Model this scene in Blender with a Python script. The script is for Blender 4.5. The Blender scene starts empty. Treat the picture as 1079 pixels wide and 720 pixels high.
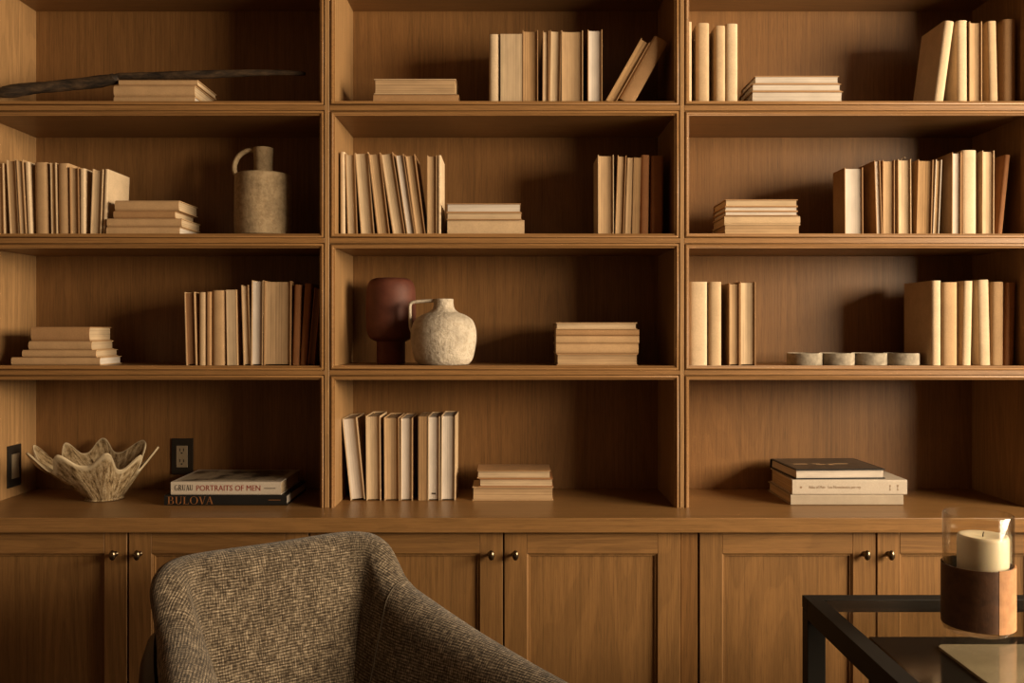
import bpy, bmesh, math, random
from mathutils import Vector, Matrix
random.seed(7)
C = bpy.context.scene.collection
PI = math.pi
# ------------------------------------------------------------------ camera model (frame 1079 x 720)
F, CX, HY, H = 950.0, 539.5, 347.0, 1.31
Z0 = 2.62                       # distance of the bookcase front
BACK = 2.934                    # face of the back panels
def X(px, y): return (px - CX) / F * y
def Z(py, y): return H + (HY - py) / F * y
M0 = Z0 / F

# ------------------------------------------------------------------ object helpers
def tag(o, label, cat, group=None):
    o['label'] = label; o['category'] = cat
    if group: o['group'] = group
    return o
def thing(name, label, cat, loc=(0, 0, 0), rot=(0, 0, 0), group=None):
    o = bpy.data.objects.new(name, None); C.objects.link(o)
    o.empty_display_size = .05
    o.location = loc; o.rotation_euler = rot
    return tag(o, label, cat, group)
def obj(name, bm, mat, parent=None, smooth=False, kind=None, label=None, angle=None):
    me = bpy.data.meshes.new(name)
    bmesh.ops.recalc_face_normals(bm, faces=bm.faces)
    bm.to_mesh(me); bm.free()
    if smooth:
        me.polygons.foreach_set('use_smooth', [True] * len(me.polygons))
        if angle: me.set_sharp_from_angle(angle=math.radians(angle))
    me.materials.append(mat)
    o = bpy.data.objects.new(name, me); C.objects.link(o)
    if parent: o.parent = parent
    if kind: o['kind'] = kind
    if label: o['label'] = label
    return o
def box(bm, x0, x1, y0, y1, z0, z1, bev=0, seg=1):
    vs = [bm.verts.new((x, y, z)) for z in (z0, z1) for y in (y0, y1) for x in (x0, x1)]
    fs = [(0, 2, 3, 1), (4, 5, 7, 6), (0, 1, 5, 4), (2, 6, 7, 3), (0, 4, 6, 2), (1, 3, 7, 5)]
    faces = [bm.faces.new([vs[i] for i in f]) for f in fs]
    if bev:
        es = set(e for f in faces for e in f.edges)
        bmesh.ops.bevel(bm, geom=list(es), offset=bev, segments=seg, profile=.6, affect='EDGES')
def bx(*a, **k):
    bm = bmesh.new(); box(bm, *a, **k); return bm
def poly_prism(bm, pts, z0, z1, plane='xy'):
    """closed outline pts (a, b) swept from z0 to z1"""
    mk = (lambda a, b, c: (a, b, c)) if plane == 'xy' else (lambda a, b, c: (a, c, b))
    lo = [bm.verts.new(mk(a, b, z0)) for a, b in pts]
    hi = [bm.verts.new(mk(a, b, z1)) for a, b in pts]
    n = len(pts)
    bm.faces.new(lo); bm.faces.new(hi)
    for i in range(n):
        bm.faces.new((lo[i], lo[(i + 1) % n], hi[(i + 1) % n], hi[i]))
def strip_prism(bm, outer, inner, z0, z1):
    """open band between two polylines, swept in z"""
    n = len(outer)
    V = [[bm.verts.new((p[0], p[1], z)) for p in line] for z in (z0, z1) for line in (outer, inner)]
    ol, il, oh, ih = V
    for i in range(n - 1):
        bm.faces.new((ol[i], ol[i + 1], oh[i + 1], oh[i]))
        bm.faces.new((il[i], il[i + 1], ih[i + 1], ih[i]))
        bm.faces.new((ol[i], ol[i + 1], il[i + 1], il[i]))
        bm.faces.new((oh[i], oh[i + 1], ih[i + 1], ih[i]))
    for i in (0, n - 1):
        bm.faces.new((ol[i], il[i], ih[i], oh[i]))
def lathe(profile, n=64, sx=1, sy=1, cx=0, cy=0):
    bm = bmesh.new(); rings = []
    for r, z in profile:
        if r < 1e-6: rings.append([bm.verts.new((cx, cy, z))])
        else: rings.append([bm.verts.new((cx + r * sx * math.cos(2 * PI * i / n), cy + r * sy * math.sin(2 * PI * i / n), z)) for i in range(n)])
    for a, b in zip(rings, rings[1:]):
        for i in range(n):
            j = (i + 1) % n
            if len(a) == 1 and len(b) == 1: continue
            if len(a) == 1: bm.faces.new((a[0], b[i], b[j]))
            elif len(b) == 1: bm.faces.new((a[i], a[j], b[0]))
            else: bm.faces.new((a[i], a[j], b[j], b[i]))
    return bm
def catmull(pts, n=8):
    out = []; P = [pts[0]] + list(pts) + [pts[-1]]
    for i in range(1, len(P) - 2):
        p0, p1, p2, p3 = [Vector(p) for p in P[i - 1:i + 3]]
        for k in range(n):
            t = k / n
            out.append(.5 * ((2 * p1) + (p2 - p0) * t + (2 * p0 - 5 * p1 + 4 * p2 - p3) * t * t + (3 * p1 - p0 - 3 * p2 + p3) * t ** 3))
    out.append(Vector(P[-2])); return out
def tube(bm, pts, radii, n=14, flat=1.0, wob=None):
    rings = []
    for i, p in enumerate(pts):
        t = (Vector(pts[min(i + 1, len(pts) - 1)]) - Vector(pts[max(i - 1, 0)])).normalized()
        up = Vector((0, 1, 0)) if abs(t.y) < .9 else Vector((0, 0, 1))
        a = t.cross(up).normalized(); b = a.cross(t).normalized()
        r = radii[i] if hasattr(radii, '__len__') else radii
        ring = []
        for k in range(n):
            q = 2 * PI * k / n; rr = r * (1 + (wob(i, k) if wob else 0))
            ring.append(bm.verts.new(Vector(p) + a * math.cos(q) * rr + b * math.sin(q) * rr * flat))
        rings.append(ring)
    for r0, r1 in zip(rings, rings[1:]):
        for k in range(n):
            bm.faces.new((r0[k], r0[(k + 1) % n], r1[(k + 1) % n], r1[k]))
    bm.faces.new(rings[0]); bm.faces.new(rings[-1])

# ------------------------------------------------------------------ materials
def mat_new(name):
    m = bpy.data.materials.new(name); m.use_nodes = True
    nt = m.node_tree; nt.nodes.clear()
    out = nt.nodes.new('ShaderNodeOutputMaterial'); bs = nt.nodes.new('ShaderNodeBsdfPrincipled')
    nt.links.new(bs.outputs[0], out.inputs[0])
    return m, nt, bs, out
def node(nt, typ, ins=None, **kw):
    n = nt.nodes.new(typ)
    for k, v in kw.items(): setattr(n, k, v)
    for k, v in (ins or {}).items():
        if hasattr(v, 'is_output'): nt.links.new(v, n.inputs[k])
        else: n.inputs[k].default_value = v
    return n
def ramp(nt, fac, stops):
    r = nt.nodes.new('ShaderNodeValToRGB'); e = r.color_ramp.elements
    while len(e) > 1: e.remove(e[-1])
    e[0].position, e[0].color = stops[0][0], (*stops[0][1], 1)
    for p, c in stops[1:]:
        q = e.new(p); q.color = (*c, 1)
    nt.links.new(fac, r.inputs[0]); return r.outputs[0]
def gray(v): return (v, v, v)
def mixc(nt, a, b, fac, mode='MIX'):
    n = node(nt, 'ShaderNodeMix', data_type='RGBA', blend_type=mode)
    for i, v in ((0, fac), (6, a), (7, b)):
        if hasattr(v, 'is_output'): nt.links.new(v, n.inputs[i])
        else: n.inputs[i].default_value = v if i == 0 else (*v, 1)
    return n.outputs[2]
def scal(c, k): return tuple(min(1, x * k) for x in c)

def wood(name, axis, base, rough=.42, contrast=1.0, cath=.5, seed=0.0):
    m, nt, bs, _ = mat_new(name)
    tc = node(nt, 'ShaderNodeTexCoord'); oi = node(nt, 'ShaderNodeObjectInfo')
    off = node(nt, 'ShaderNodeVectorMath', {0: tc.outputs['Object']}, operation='ADD')
    rv = node(nt, 'ShaderNodeVectorMath', {0: oi.outputs['Random'], 1: (37.0, 19.0, 53.0)}, operation='MULTIPLY')
    nt.links.new(rv.outputs[0], off.inputs[1])
    def mp(across, along):
        s = [across] * 3; s['xyz'.index(axis)] = along
        return node(nt, 'ShaderNodeMapping', {'Vector': off.outputs[0], 'Scale': tuple(s)}).outputs[0]
    n1 = node(nt, 'ShaderNodeTexNoise', {'Vector': mp(7, .25), 'Scale': 1.0, 'Detail': 3.0, 'Roughness': .55})
    n2 = node(nt, 'ShaderNodeTexNoise', {'Vector': mp(190, 2.2), 'Scale': 1.0, 'Detail': 5.0, 'Roughness': .65})
    n3 = node(nt, 'ShaderNodeTexNoise', {'Vector': mp(620, 16), 'Scale': 1.0, 'Detail': 2.0, 'Roughness': .6})
    n4 = node(nt, 'ShaderNodeTexNoise', {'Vector': mp(5.5, .45), 'Scale': 1.0, 'Detail': 1.0, 'Roughness': .4})
    ml = node(nt, 'ShaderNodeMath', {0: n4.outputs[0], 1: 130.0}, operation='MULTIPLY')
    sn = node(nt, 'ShaderNodeMath', {0: ml.outputs[0]}, operation='SINE')
    k = contrast * .62
    c1 = ramp(nt, n1.outputs[0], [(.3, scal(base, 1 - .16 * k)), (.7, scal(base, 1 + .16 * k))])
    c2 = ramp(nt, n2.outputs[0], [(.34, gray(1 - .42 * k)), (.52, gray(1 - .06 * k)), (.66, gray(1.0))])
    c3 = ramp(nt, n3.outputs[0], [(.36, gray(1 - .5 * k)), (.50, gray(1.0))])
    c4 = ramp(nt, sn.outputs[0], [(0.0, gray(1 - .45 * k * cath * 2)), (.18, gray(1 - .2 * k * cath)), (.5, gray(1.0))])
    col = mixc(nt, c1, c2, .9, 'MULTIPLY'); col = mixc(nt, col, c3, .75, 'MULTIPLY'); col = mixc(nt, col, c4, .8, 'MULTIPLY')
    nt.links.new(col, bs.inputs['Base Color'])
    bs.inputs['Roughness'].default_value = rough
    bs.inputs['Specular IOR Level'].default_value = .35
    bp = node(nt, 'ShaderNodeBump', {'Height': n2.outputs[0], 'Strength': .12, 'Distance': .002})
    nt.links.new(bp.outputs[0], bs.inputs['Normal'])
    return m
def paper(name, base, lines=True, contrast=.35):
    """page block: fine sheets stacked along local x"""
    m, nt, bs, _ = mat_new(name)
    tc = node(nt, 'ShaderNodeTexCoord'); oi = node(nt, 'ShaderNodeObjectInfo')
    off = node(nt, 'ShaderNodeVectorMath', {0: tc.outputs['Object'], 1: oi.outputs['Random']}, operation='ADD')
    a = node(nt, 'ShaderNodeMapping', {'Vector': off.outputs[0], 'Scale': (430, 2, 1.6)})
    n1 = node(nt, 'ShaderNodeTexNoise', {'Vector': a.outputs[0], 'Scale': 1.0, 'Detail': 3.0, 'Roughness': .7})
    b = node(nt, 'ShaderNodeMapping', {'Vector': off.outputs[0], 'Scale': (60, 12, 14)})
    n2 = node(nt, 'ShaderNodeTexNoise', {'Vector': b.outputs[0], 'Scale': 1.0, 'Detail': 3.0})
    c1 = ramp(nt, n1.outputs[0], [(.32, scal(base, 1 - contrast)), (.6, base)])
    c2 = ramp(nt, n2.outputs[0], [(.3, gray(.84)), (.65, gray(1.0))])
    nt.links.new(mixc(nt, c1, c2, 1.0, 'MULTIPLY'), bs.inputs['Base Color'])
    bs.inputs['Roughness'].default_value = .85; bs.inputs['Specular IOR Level'].default_value = .1
    bp = node(nt, 'ShaderNodeBump', {'Height': n1.outputs[0], 'Strength': .3, 'Distance': .001})
    nt.links.new(bp.outputs[0], bs.inputs['Normal'])
    return m
def cloth(name, base, var=.12, rough=.75, scale=260):
    """plain book cloth or paper wrapper: faint fibres and wear"""
    m, nt, bs, _ = mat_new(name)
    tc = node(nt, 'ShaderNodeTexCoord'); oi = node(nt, 'ShaderNodeObjectInfo')
    off = node(nt, 'ShaderNodeVectorMath', {0: tc.outputs['Object'], 1: oi.outputs['Random']}, operation='ADD')
    n1 = node(nt, 'ShaderNodeTexNoise', {'Vector': off.outputs[0], 'Scale': 22.0, 'Detail': 4.0, 'Roughness': .6})
    n2 = node(nt, 'ShaderNodeTexNoise', {'Vector': off.outputs[0], 'Scale': float(scale), 'Detail': 2.0})
    c1 = ramp(nt, n1.outputs[0], [(.3, scal(base, 1 - var)), (.7, scal(base, 1 + var * .4))])
    c2 = ramp(nt, n2.outputs[0], [(.3, gray(.88)), (.7, gray(1.0))])
    nt.links.new(mixc(nt, c1, c2, 1.0, 'MULTIPLY'), bs.inputs['Base Color'])
    bs.inputs['Roughness'].default_value = rough; bs.inputs['Specular IOR Level'].default_value = .25
    bp = node(nt, 'ShaderNodeBump', {'Height': n2.outputs[0], 'Strength': .15, 'Distance': .0006})
    nt.links.new(bp.outputs[0], bs.inputs['Normal'])
    return m
def plain(name, base, rough=.5, metal=0.0, spec=.5, noise=.0, nscale=60, bump=0.0):
    m, nt, bs, _ = mat_new(name)
    bs.inputs['Base Color'].default_value = (*base, 1)
    bs.inputs['Roughness'].default_value = rough; bs.inputs['Metallic'].default_value = metal
    bs.inputs['Specular IOR Level'].default_value = spec
    tc = node(nt, 'ShaderNodeTexCoord')
    n1 = node(nt, 'ShaderNodeTexNoise', {'Vector': tc.outputs['Object'], 'Scale': float(nscale), 'Detail': 4.0})
    nt.links.new(ramp(nt, n1.outputs[0], [(.3, scal(base, 1 - noise)), (.7, scal(base, 1 + noise * .5))]), bs.inputs['Base Color'])
    if bump:
        bp = node(nt, 'ShaderNodeBump', {'Height': n1.outputs[0], 'Strength': bump, 'Distance': .004})
        nt.links.new(bp.outputs[0], bs.inputs['Normal'])
    return m
def stoneware(name, light, dark, scale=45, bump=.5, streak=(1, 1, 1), rough=.8, lo=.35, hi=.62, spec=.3, dist=.006):
    m, nt, bs, _ = mat_new(name)
    tc = node(nt, 'ShaderNodeTexCoord')
    mp = node(nt, 'ShaderNodeMapping', {'Vector': tc.outputs['Object'], 'Scale': streak})
    n1 = node(nt, 'ShaderNodeTexNoise', {'Vector': mp.outputs[0], 'Scale': float(scale), 'Detail': 7.0, 'Roughness': .65})
    n2 = node(nt, 'ShaderNodeTexNoise', {'Vector': mp.outputs[0], 'Scale': scale * .25, 'Detail': 3.0})
    c1 = ramp(nt, n1.outputs[0], [(lo, dark), (hi, light)])
    c2 = ramp(nt, n2.outputs[0], [(.3, gray(.72)), (.65, gray(1.0))])
    nt.links.new(mixc(nt, c1, c2, 1.0, 'MULTIPLY'), bs.inputs['Base Color'])
    bs.inputs['Roughness'].default_value = rough; bs.inputs['Specular IOR Level'].default_value = spec
    bp = node(nt, 'ShaderNodeBump', {'Height': n1.outputs[0], 'Strength': bump, 'Distance': dist})
    nt.links.new(bp.outputs[0], bs.inputs['Normal'])
    return m
def thin_glass(name, tint=(.97, .96, .93), refl=.85, ior=.4):
    m, nt, bs, out = mat_new(name); nt.nodes.remove(bs)
    tr = node(nt, 'ShaderNodeBsdfTransparent', {'Color': (*tint, 1)})
    gl = node(nt, 'ShaderNodeBsdfGlossy', {'Color': (refl, refl, refl, 1), 'Roughness': .09})
    lw = node(nt, 'ShaderNodeLayerWeight', {'Blend': .5})
    pw = node(nt, 'ShaderNodeMath', {0: lw.outputs['Facing'], 1: 2.6}, operation='POWER')
    ma = node(nt, 'ShaderNodeMath', {0: pw.outputs[0], 1: ior}, operation='MULTIPLY')
    ad = node(nt, 'ShaderNodeMath', {0: ma.outputs[0], 1: .018}, operation='ADD')
    mx = node(nt, 'ShaderNodeMixShader', {0: ad.outputs[0], 1: tr.outputs[0], 2: gl.outputs[0]})
    nt.links.new(mx.outputs[0], out.inputs[0]); return m
def tweed(name):
    m, nt, bs, _ = mat_new(name)
    uv = node(nt, 'ShaderNodeUVMap')
    def nz(sx, sy, det=2.0, rough=.6):
        mp = node(nt, 'ShaderNodeMapping', {'Vector': uv.outputs[0], 'Scale': (sx, sy, 1)})
        return node(nt, 'ShaderNodeTexNoise', {'Vector': mp.outputs[0], 'Scale': 1.0, 'Detail': det, 'Roughness': rough}).outputs[0]
    warp = nz(9, 9, 2)
    sep = node(nt, 'ShaderNodeSeparateXYZ', {0: uv.outputs[0]})
    def wave(axis, freq, ph):
        a = node(nt, 'ShaderNodeMath', {0: sep.outputs[axis], 1: freq * 2 * PI}, operation='MULTIPLY')
        b = node(nt, 'ShaderNodeMath', {0: warp, 1: ph}, operation='MULTIPLY')
        c = node(nt, 'ShaderNodeMath', {0: a.outputs[0], 1: b.outputs[0]}, operation='ADD')
        return node(nt, 'ShaderNodeMath', {0: c.outputs[0]}, operation='SINE').outputs[0]
    wy, wx = wave(1, 150, 9.0), wave(0, 170, 7.0)
    # plain weave: weft rows broken by warp threads
    pr = node(nt, 'ShaderNodeMath', {0: wx, 1: .45}, operation='MULTIPLY')
    sm = node(nt, 'ShaderNodeMath', {0: wy, 1: pr.outputs[0]}, operation='ADD').outputs[0]
    slub = nz(60, 360, 3, .7); slub2 = nz(330, 50, 3, .7); patch = nz(30, 12, 3)
    t = node(nt, 'ShaderNodeMath', {0: slub, 1: slub2}, operation='ADD')
    t = node(nt, 'ShaderNodeMath', {0: t.outputs[0], 1: -1.0}, operation='ADD')
    t = node(nt, 'ShaderNodeMath', {0: t.outputs[0], 1: 1.5}, operation='MULTIPLY')
    p_ = node(nt, 'ShaderNodeMath', {0: patch, 1: .45}, operation='MULTIPLY')
    s2 = node(nt, 'ShaderNodeMath', {0: sm, 1: .15}, operation='MULTIPLY')
    v = node(nt, 'ShaderNodeMath', {0: t.outputs[0], 1: s2.outputs[0]}, operation='ADD')
    v = node(nt, 'ShaderNodeMath', {0: v.outputs[0], 1: p_.outputs[0]}, operation='ADD')
    v = node(nt, 'ShaderNodeMath', {0: v.outputs[0], 1: .26}, operation='ADD')
    col = ramp(nt, v.outputs[0], [(.10, (.016, .011, .007)), (.42, (.060, .044, .028)), (.62, (.135, .104, .070)), (.95, (.34, .27, .185))])
    nt.links.new(col, bs.inputs['Base Color'])
    bs.inputs['Roughness'].default_value = .95; bs.inputs['Specular IOR Level'].default_value = .08
    bs.inputs['Sheen Weight'].default_value = .15
    bp = node(nt, 'ShaderNodeBump', {'Height': v.outputs[0], 'Strength': .6, 'Distance': .002})
    nt.links.new(bp.outputs[0], bs.inputs['Normal'])
    return m

OAK = (.26, .131, .045)
W_V = wood('oak_vertical', 'z', (.34, .192, .080), cath=.3)  # paler than the other oak: side light on the uprights put into the colour
W_H = wood('oak_horizontal', 'x', OAK, cath=.1)
W_D = wood('oak_doors', 'z', (.235, .119, .040), cath=.3)
W_DH = wood('oak_rails', 'x', (.235, .119, .040), cath=.3)
W_CARC = wood('oak_carcass', 'z', (.20, .093, .028), cath=.3)
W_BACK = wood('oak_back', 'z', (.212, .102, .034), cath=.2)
W_TOP = wood('oak_top', 'x', (.25, .128, .044), rough=.34, cath=.14)
W_DARK = wood('dark_wood', 'z', (.010, .006, .004), rough=.35)
COV = {'cream': cloth('cover_cream', (0.510, 0.359, 0.209)), 'ivory': cloth('cover_ivory', (0.588, 0.439, 0.280)),
       'sand': cloth('cover_sand', (0.441, 0.280, 0.143)), 'tan': cloth('cover_tan', (0.353, 0.200, 0.090)),
       'brown': cloth('cover_brown', (0.294, 0.125, 0.046)), 'dark': cloth('cover_dark', (.04, .026, .015)),
       'black': cloth('cover_black', (.010, .009, .008), rough=.5), 'white': cloth('cover_white', (0.461, 0.393, 0.314), var=.05, rough=.5),
       'linen': cloth('cover_linen', (0.353, 0.289, 0.215), scale=500)}
PAG = {'white': paper('pages_white', (0.549, 0.474, 0.396), contrast=.2), 'cream': paper('pages_cream', (0.529, 0.389, 0.243), contrast=.32),
       'aged': paper('pages_aged', (0.392, 0.239, 0.115), contrast=.5), 'tan': paper('pages_tan', (0.451, 0.300, 0.165), contrast=.38),
       'brown': paper('pages_brown', (0.235, 0.119, 0.055), contrast=.5)}

# ------------------------------------------------------------------ the room
XL, XR, YB, YF, CEIL = -1.60, 3.5, 2.965, -2.4, 2.75
W_WALL = plain('wall_paint', (.085, .045, .020), .9, noise=.05, nscale=8)
W_FLOOR = wood('floor_boards', 'y', (.09, .045, .017), rough=.45)
def struct(name, bm, m, **k): return obj(name, bm, m, kind='structure', **k)
struct('floor', bx(XL - .1, XR + .1, YF - .1, YB + .1, -.1, 0), W_FLOOR)
struct('ceiling', bx(XL - .1, XR + .1, YF - .1, YB + .1, CEIL, CEIL + .1), W_WALL)
struct('wall_back', bx(XL - .1, XR + .1, YB, YB + .1, 0, CEIL), W_WALL)
struct('wall_left', bx(XL - .1, XL, YF, YB, 0, CEIL), W_WALL)
struct('wall_front', bx(XL - .1, XR + .1, YF - .1, YF, 0, CEIL), W_WALL)
WY0, WY1, WZ0, WZ1 = -1.15, 1.90, 1.20, 2.55
bm = bmesh.new()
box(bm, XR, XR + .1, YF, WY0, 0, CEIL); box(bm, XR, XR + .1, WY1, YB, 0, CEIL)
box(bm, XR, XR + .1, WY0, WY1, 0, WZ0); box(bm, XR, XR + .1, WY0, WY1, WZ1, CEIL)
struct('wall_right', bm, W_WALL)
W_WHITE = plain('window_paint', (.6, .55, .46), .5)
bm = bmesh.new()
for y0, y1 in ((WY0, WY0 + .05), (WY1 - .05, WY1), ((WY0 + WY1) / 2 - .02, (WY0 + WY1) / 2 + .02)):
    box(bm, XR + .02, XR + .07, y0, y1, WZ0, WZ1)
for z0, z1 in ((WZ0, WZ0 + .05), (WZ1 - .05, WZ1)):
    box(bm, XR + .02, XR + .07, WY0, WY1, z0, z1)
win = struct('window_1', bm, W_WHITE)
obj('pane', bx(XR + .042, XR + .048, WY0 + .05, WY1 - .05, WZ0 + .05, WZ1 - .05), thin_glass('window_glass'), win)

# ------------------------------------------------------------------ cabinets and countertop
ZTOP = Z(535.5, Z0)                       # countertop surface
YC = 2.482                                # countertop front edge
ZUND = Z(561.7, YC)                       # its underside
YD = 2.507                                # door fronts
ct = obj('countertop', bx(XL + .005, 1.62, YC, 2.95, ZUND, ZTOP, bev=.0025, seg=2), W_TOP)
tag(ct, 'long continuous oak countertop with thick square front edge over the cabinets', 'countertop')
BRONZE = plain('antique_bronze', (.20, .15, .095), .28, 1.0, noise=.3, nscale=120)
def xd(px): return X(px, YD)
ZDT = ZUND - .004; ZDB = .11
ST = .0635; RAILT = Z(563.5, YD) - Z(586, YD)
def base_cabinet(px0, px1, doors, stiles, label, right_cover=None):
    t = thing('base_cabinet', label, 'cabinet', (0, 0, 0), group='oak base cabinets')
    x0, x1 = xd(px0) + .0005, xd(px1) - .0005
    bm = bmesh.new()
    box(bm, x0, x1, YD + .022, 2.94, .09, ZUND - .0005)
    box(bm, x0, x1, YD + .07, 2.93, .0003, .09)
    for a, b in stiles: box(bm, max(x0, xd(a)), min(x1, xd(b)), YD + .002, YD + .022, .09, ZUND - .0005, bev=.0008)
    obj('carcass', bm, W_CARC, t)
    for a, b, knob in doors:
        a, b = xd(a), xd(b)
        # recessed panel with a small sloping moulding round it
        bm = bmesh.new(); loops = []
        for ins, y in ((0, YD + .002), (.003, YD + .0035), (.004, YD + .0055), (.007, YD + .0055), (.0085, YD + .0105), (.009, YD + .0105)):
            q = (a + ST + ins, b - ST - ins, ZDB + .075 + ins, ZDT - RAILT - ins)
            loops.append([bm.verts.new(p) for p in ((q[0], y, q[2]), (q[1], y, q[2]), (q[1], y, q[3]), (q[0], y, q[3]))])
        for l0, l1 in zip(loops, loops[1:]):
            for i in range(4): bm.faces.new((l0[i], l0[(i + 1) % 4], l1[(i + 1) % 4], l1[i]))
        bm.faces.new(loops[-1])
        r = [bm.verts.new((v.co.x, YD + .0212, v.co.z)) for v in loops[0]]
        for i in range(4): bm.faces.new((loops[0][i], loops[0][(i + 1) % 4], r[(i + 1) % 4], r[i]))
        bm.faces.new(r)
        d = obj('door', bm, W_D, t)
        for xs_ in (a, b - ST):
            obj('stile', bx(xs_, xs_ + ST, YD, YD + .0215, ZDB, ZDT, bev=.0012), W_D, d)
        for z0, z1 in ((ZDT - RAILT, ZDT), (ZDB, ZDB + .075)):
            obj('rail', bx(a + ST + .0002, b - ST - .0002, YD, YD + .0215, z0, z1, bev=.0005), W_DH, d)
        # oval knob on a short stem
        kx = a + .031 if knob == 'l' else b - .031
        kz = Z(585.5, YD - .02)
        prof = [(.0, 0), (.0075, 0), (.0075, .0015), (.0045, .003), (.004, .012), (.0055, .0145), (.0085, .017), (.0098, .020), (.0095, .023), (.0075, .0262), (.004, .0282), (0, .0288)]
        kb = lathe(prof, 24)
        for v in kb.verts:
            s = 1.45 if v.co.z > .0135 else 1.0
            x, y, z = v.co; sx = .93 if z > .0135 else 1
            v.co = Vector((kx + x * sx, YD - .0002 - z, kz + y * s))
        obj('knob', kb, BRONZE, d, smooth=True, label='antique bronze oval knob')
    return t
base_cabinet(-66, 343, [(-53.5, 133.6, 'r'), (135.6, 324.5, 'l')], [(-66, -55.5), (326.3, 343)], 'left oak base cabinet in shade with two panelled doors, behind the chair')
base_cabinet(343, 736, [(344.5, 529.6, 'r'), (531.4, 716.9, 'l')], [(717.4, 735.2)], 'middle oak base cabinet with paired bronze knobs, right of the chair')
base_cabinet(736, 1122, [(737.2, 922.6, 'r'), (924.4, 1109, 'l')], [(1110.8, 1122)], 'right oak base cabinet behind the black glass-topped table')

# ------------------------------------------------------------------ bookcase
BX = [(-22, 337), (352, 711.5), (726, 1082.5)]            # openings, px at Z0
BY = [(-28, 106.5), (121, 246.5), (261, 386), (400, 535.5)]
def x0_(px): return X(px, Z0)
def z0_(py): return Z(py, Z0)
GB = .007                                                  # groove depth
bc = thing('bookcase', 'tall built-in oak bookcase of three bays with beaded edges above the countertop', 'bookcase', (0, 0, 0))
zb, zt = ZTOP + .0003, z0_(BY[0][0]) + .045
EDGE = 5 * M0                                              # flat strip is inset this far from each opening edge
def upright(name, xa, xb, strip):
    bm = bmesh.new()
    box(bm, xa, xb, Z0 + GB, BACK + .018, zb, zt)
    if strip: box(bm, strip[0], strip[1], Z0, Z0 + GB + .001, zb, zt, bev=.0006)
    obj(name, bm, W_V, bc)
upright('side_panel', XL + .006, x0_(-22), (XL + .006, x0_(-22) - EDGE))
upright('side_panel', x0_(1082.5), x0_(1082.5) + .045, (x0_(1082.5) + EDGE, x0_(1082.5) + .045))
for a, b in ((337, 352), (711.5, 726)):
    upright('divider', x0_(a), x0_(b), (x0_(a) + EDGE, x0_(b) - EDGE * 1.05))
for (a, b) in BX:
    xa, xb = x0_(a), x0_(b)
    ia, ib = xa + .0003, xb - .0003
    for k in range(3):
        zl, zh = z0_(BY[k + 1][0]), z0_(BY[k][1])
        bm = bmesh.new()
        box(bm, ia, ib, Z0 + GB, BACK - .0003, zl, zh)
        box(bm, xa - EDGE + .0002, xb + EDGE - .0002, Z0 + .0002, Z0 + GB - .0002, zl + EDGE * .95, zh - EDGE * .9, bev=.0006)
        obj('shelf', bm, W_H, bc)
    bm = bmesh.new(); box(bm, ia, ib, Z0 + GB, BACK - .0003, z0_(BY[0][0]), zt)
    box(bm, xa - EDGE + .0002, xb + EDGE - .0002, Z0 + .0002, Z0 + GB - .0002, z0_(BY[0][0]) + EDGE, zt, bev=.0006)
    obj('top_panel', bm, W_H, bc)
    obj('back_panel', bx(xa + .0003, xb - .0003, BACK, BACK + .012, zb, zt), W_BACK, bc)
    # a rounded bead runs round every opening, mitred at the corners
    prof = [(.0108, GB), (.0108, .0022), (.0098, .0006), (.008, -.0004), (.0058, -.0006), (.004, .0004), (.003, .0022), (.0026, .0042), (.0004, .0046), (-.0012, .0056), (-.0012, .0078), (.0, .0086)]
    for k, (ya, yb) in enumerate(BY):
        z1, z2 = z0_(ya), z0_(yb)
        bm = bmesh.new(); lines = []
        for o_, y in prof:
            p = [(xa - o_, z2 - o_), (xa - o_, z1 + o_), (xb + o_, z1 + o_), (xb + o_, z2 - o_)]
            if k == 3: p[0] = (xa - o_, zb); p[3] = (xb + o_, zb)
            lines.append([bm.verts.new((px, Z0 + y, pz)) for px, pz in p])
        n = len(lines)
        for i in range(n):
            l0, l1 = lines[i], lines[(i + 1) % n]
            for j in range(3 if k == 3 else 4):
                j2 = (j + 1) % 4
                bm.faces.new((l0[j], l0[j2], l1[j2], l1[j]))
        if k == 3:
            bm.faces.new([l[0] for l in lines]); bm.faces.new([l[3] for l in lines])
        obj('bead_molding', bm, W_H, bc, smooth=True, angle=50)
ZS = [z0_(b) for _, b in BY]                               # shelf surfaces, top row to counter

# ------------------------------------------------------------------ outlets
BLK = plain('black_plate', (.012, .010, .008), .35)
BEI = plain('beige_plastic', (.24, .185, .12), .4)
def duplex_outlet():
    y = BACK - .0004
    x0, x1, z0, z1 = X(181, y), X(203.8, y), Z(500, y), Z(462, y)
    t = thing('power_outlet', 'black duplex outlet plate on the back panel above the dark book', 'outlet', ((x0 + x1) / 2, y, (z0 + z1) / 2))
    w, h = (x1 - x0) / 2, (z1 - z0) / 2
    obj('cover_plate', bx(-w, w, -.005, 0, -h, h, bev=.002, seg=2), BLK, t)
    rw, rh = w * .52, h * .60
    bm = bx(-rw, rw, -.0072, -.0052, -rh, rh, bev=.001)
    r = obj('receptacle', bm, BEI, t, label='beige receptacle')
    for zc in (-rh * .5, rh * .5):
        bm = bmesh.new()
        for sx in (-.006, .006): box(bm, sx - .0012, sx + .0012, -.0078, -.0073, zc, zc + .009)
        box(bm, -.0024, .0024, -.0078, -.0073, zc - .0085, zc - .004, bev=.0008)
        obj('slot', bm, BLK, r)
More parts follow.
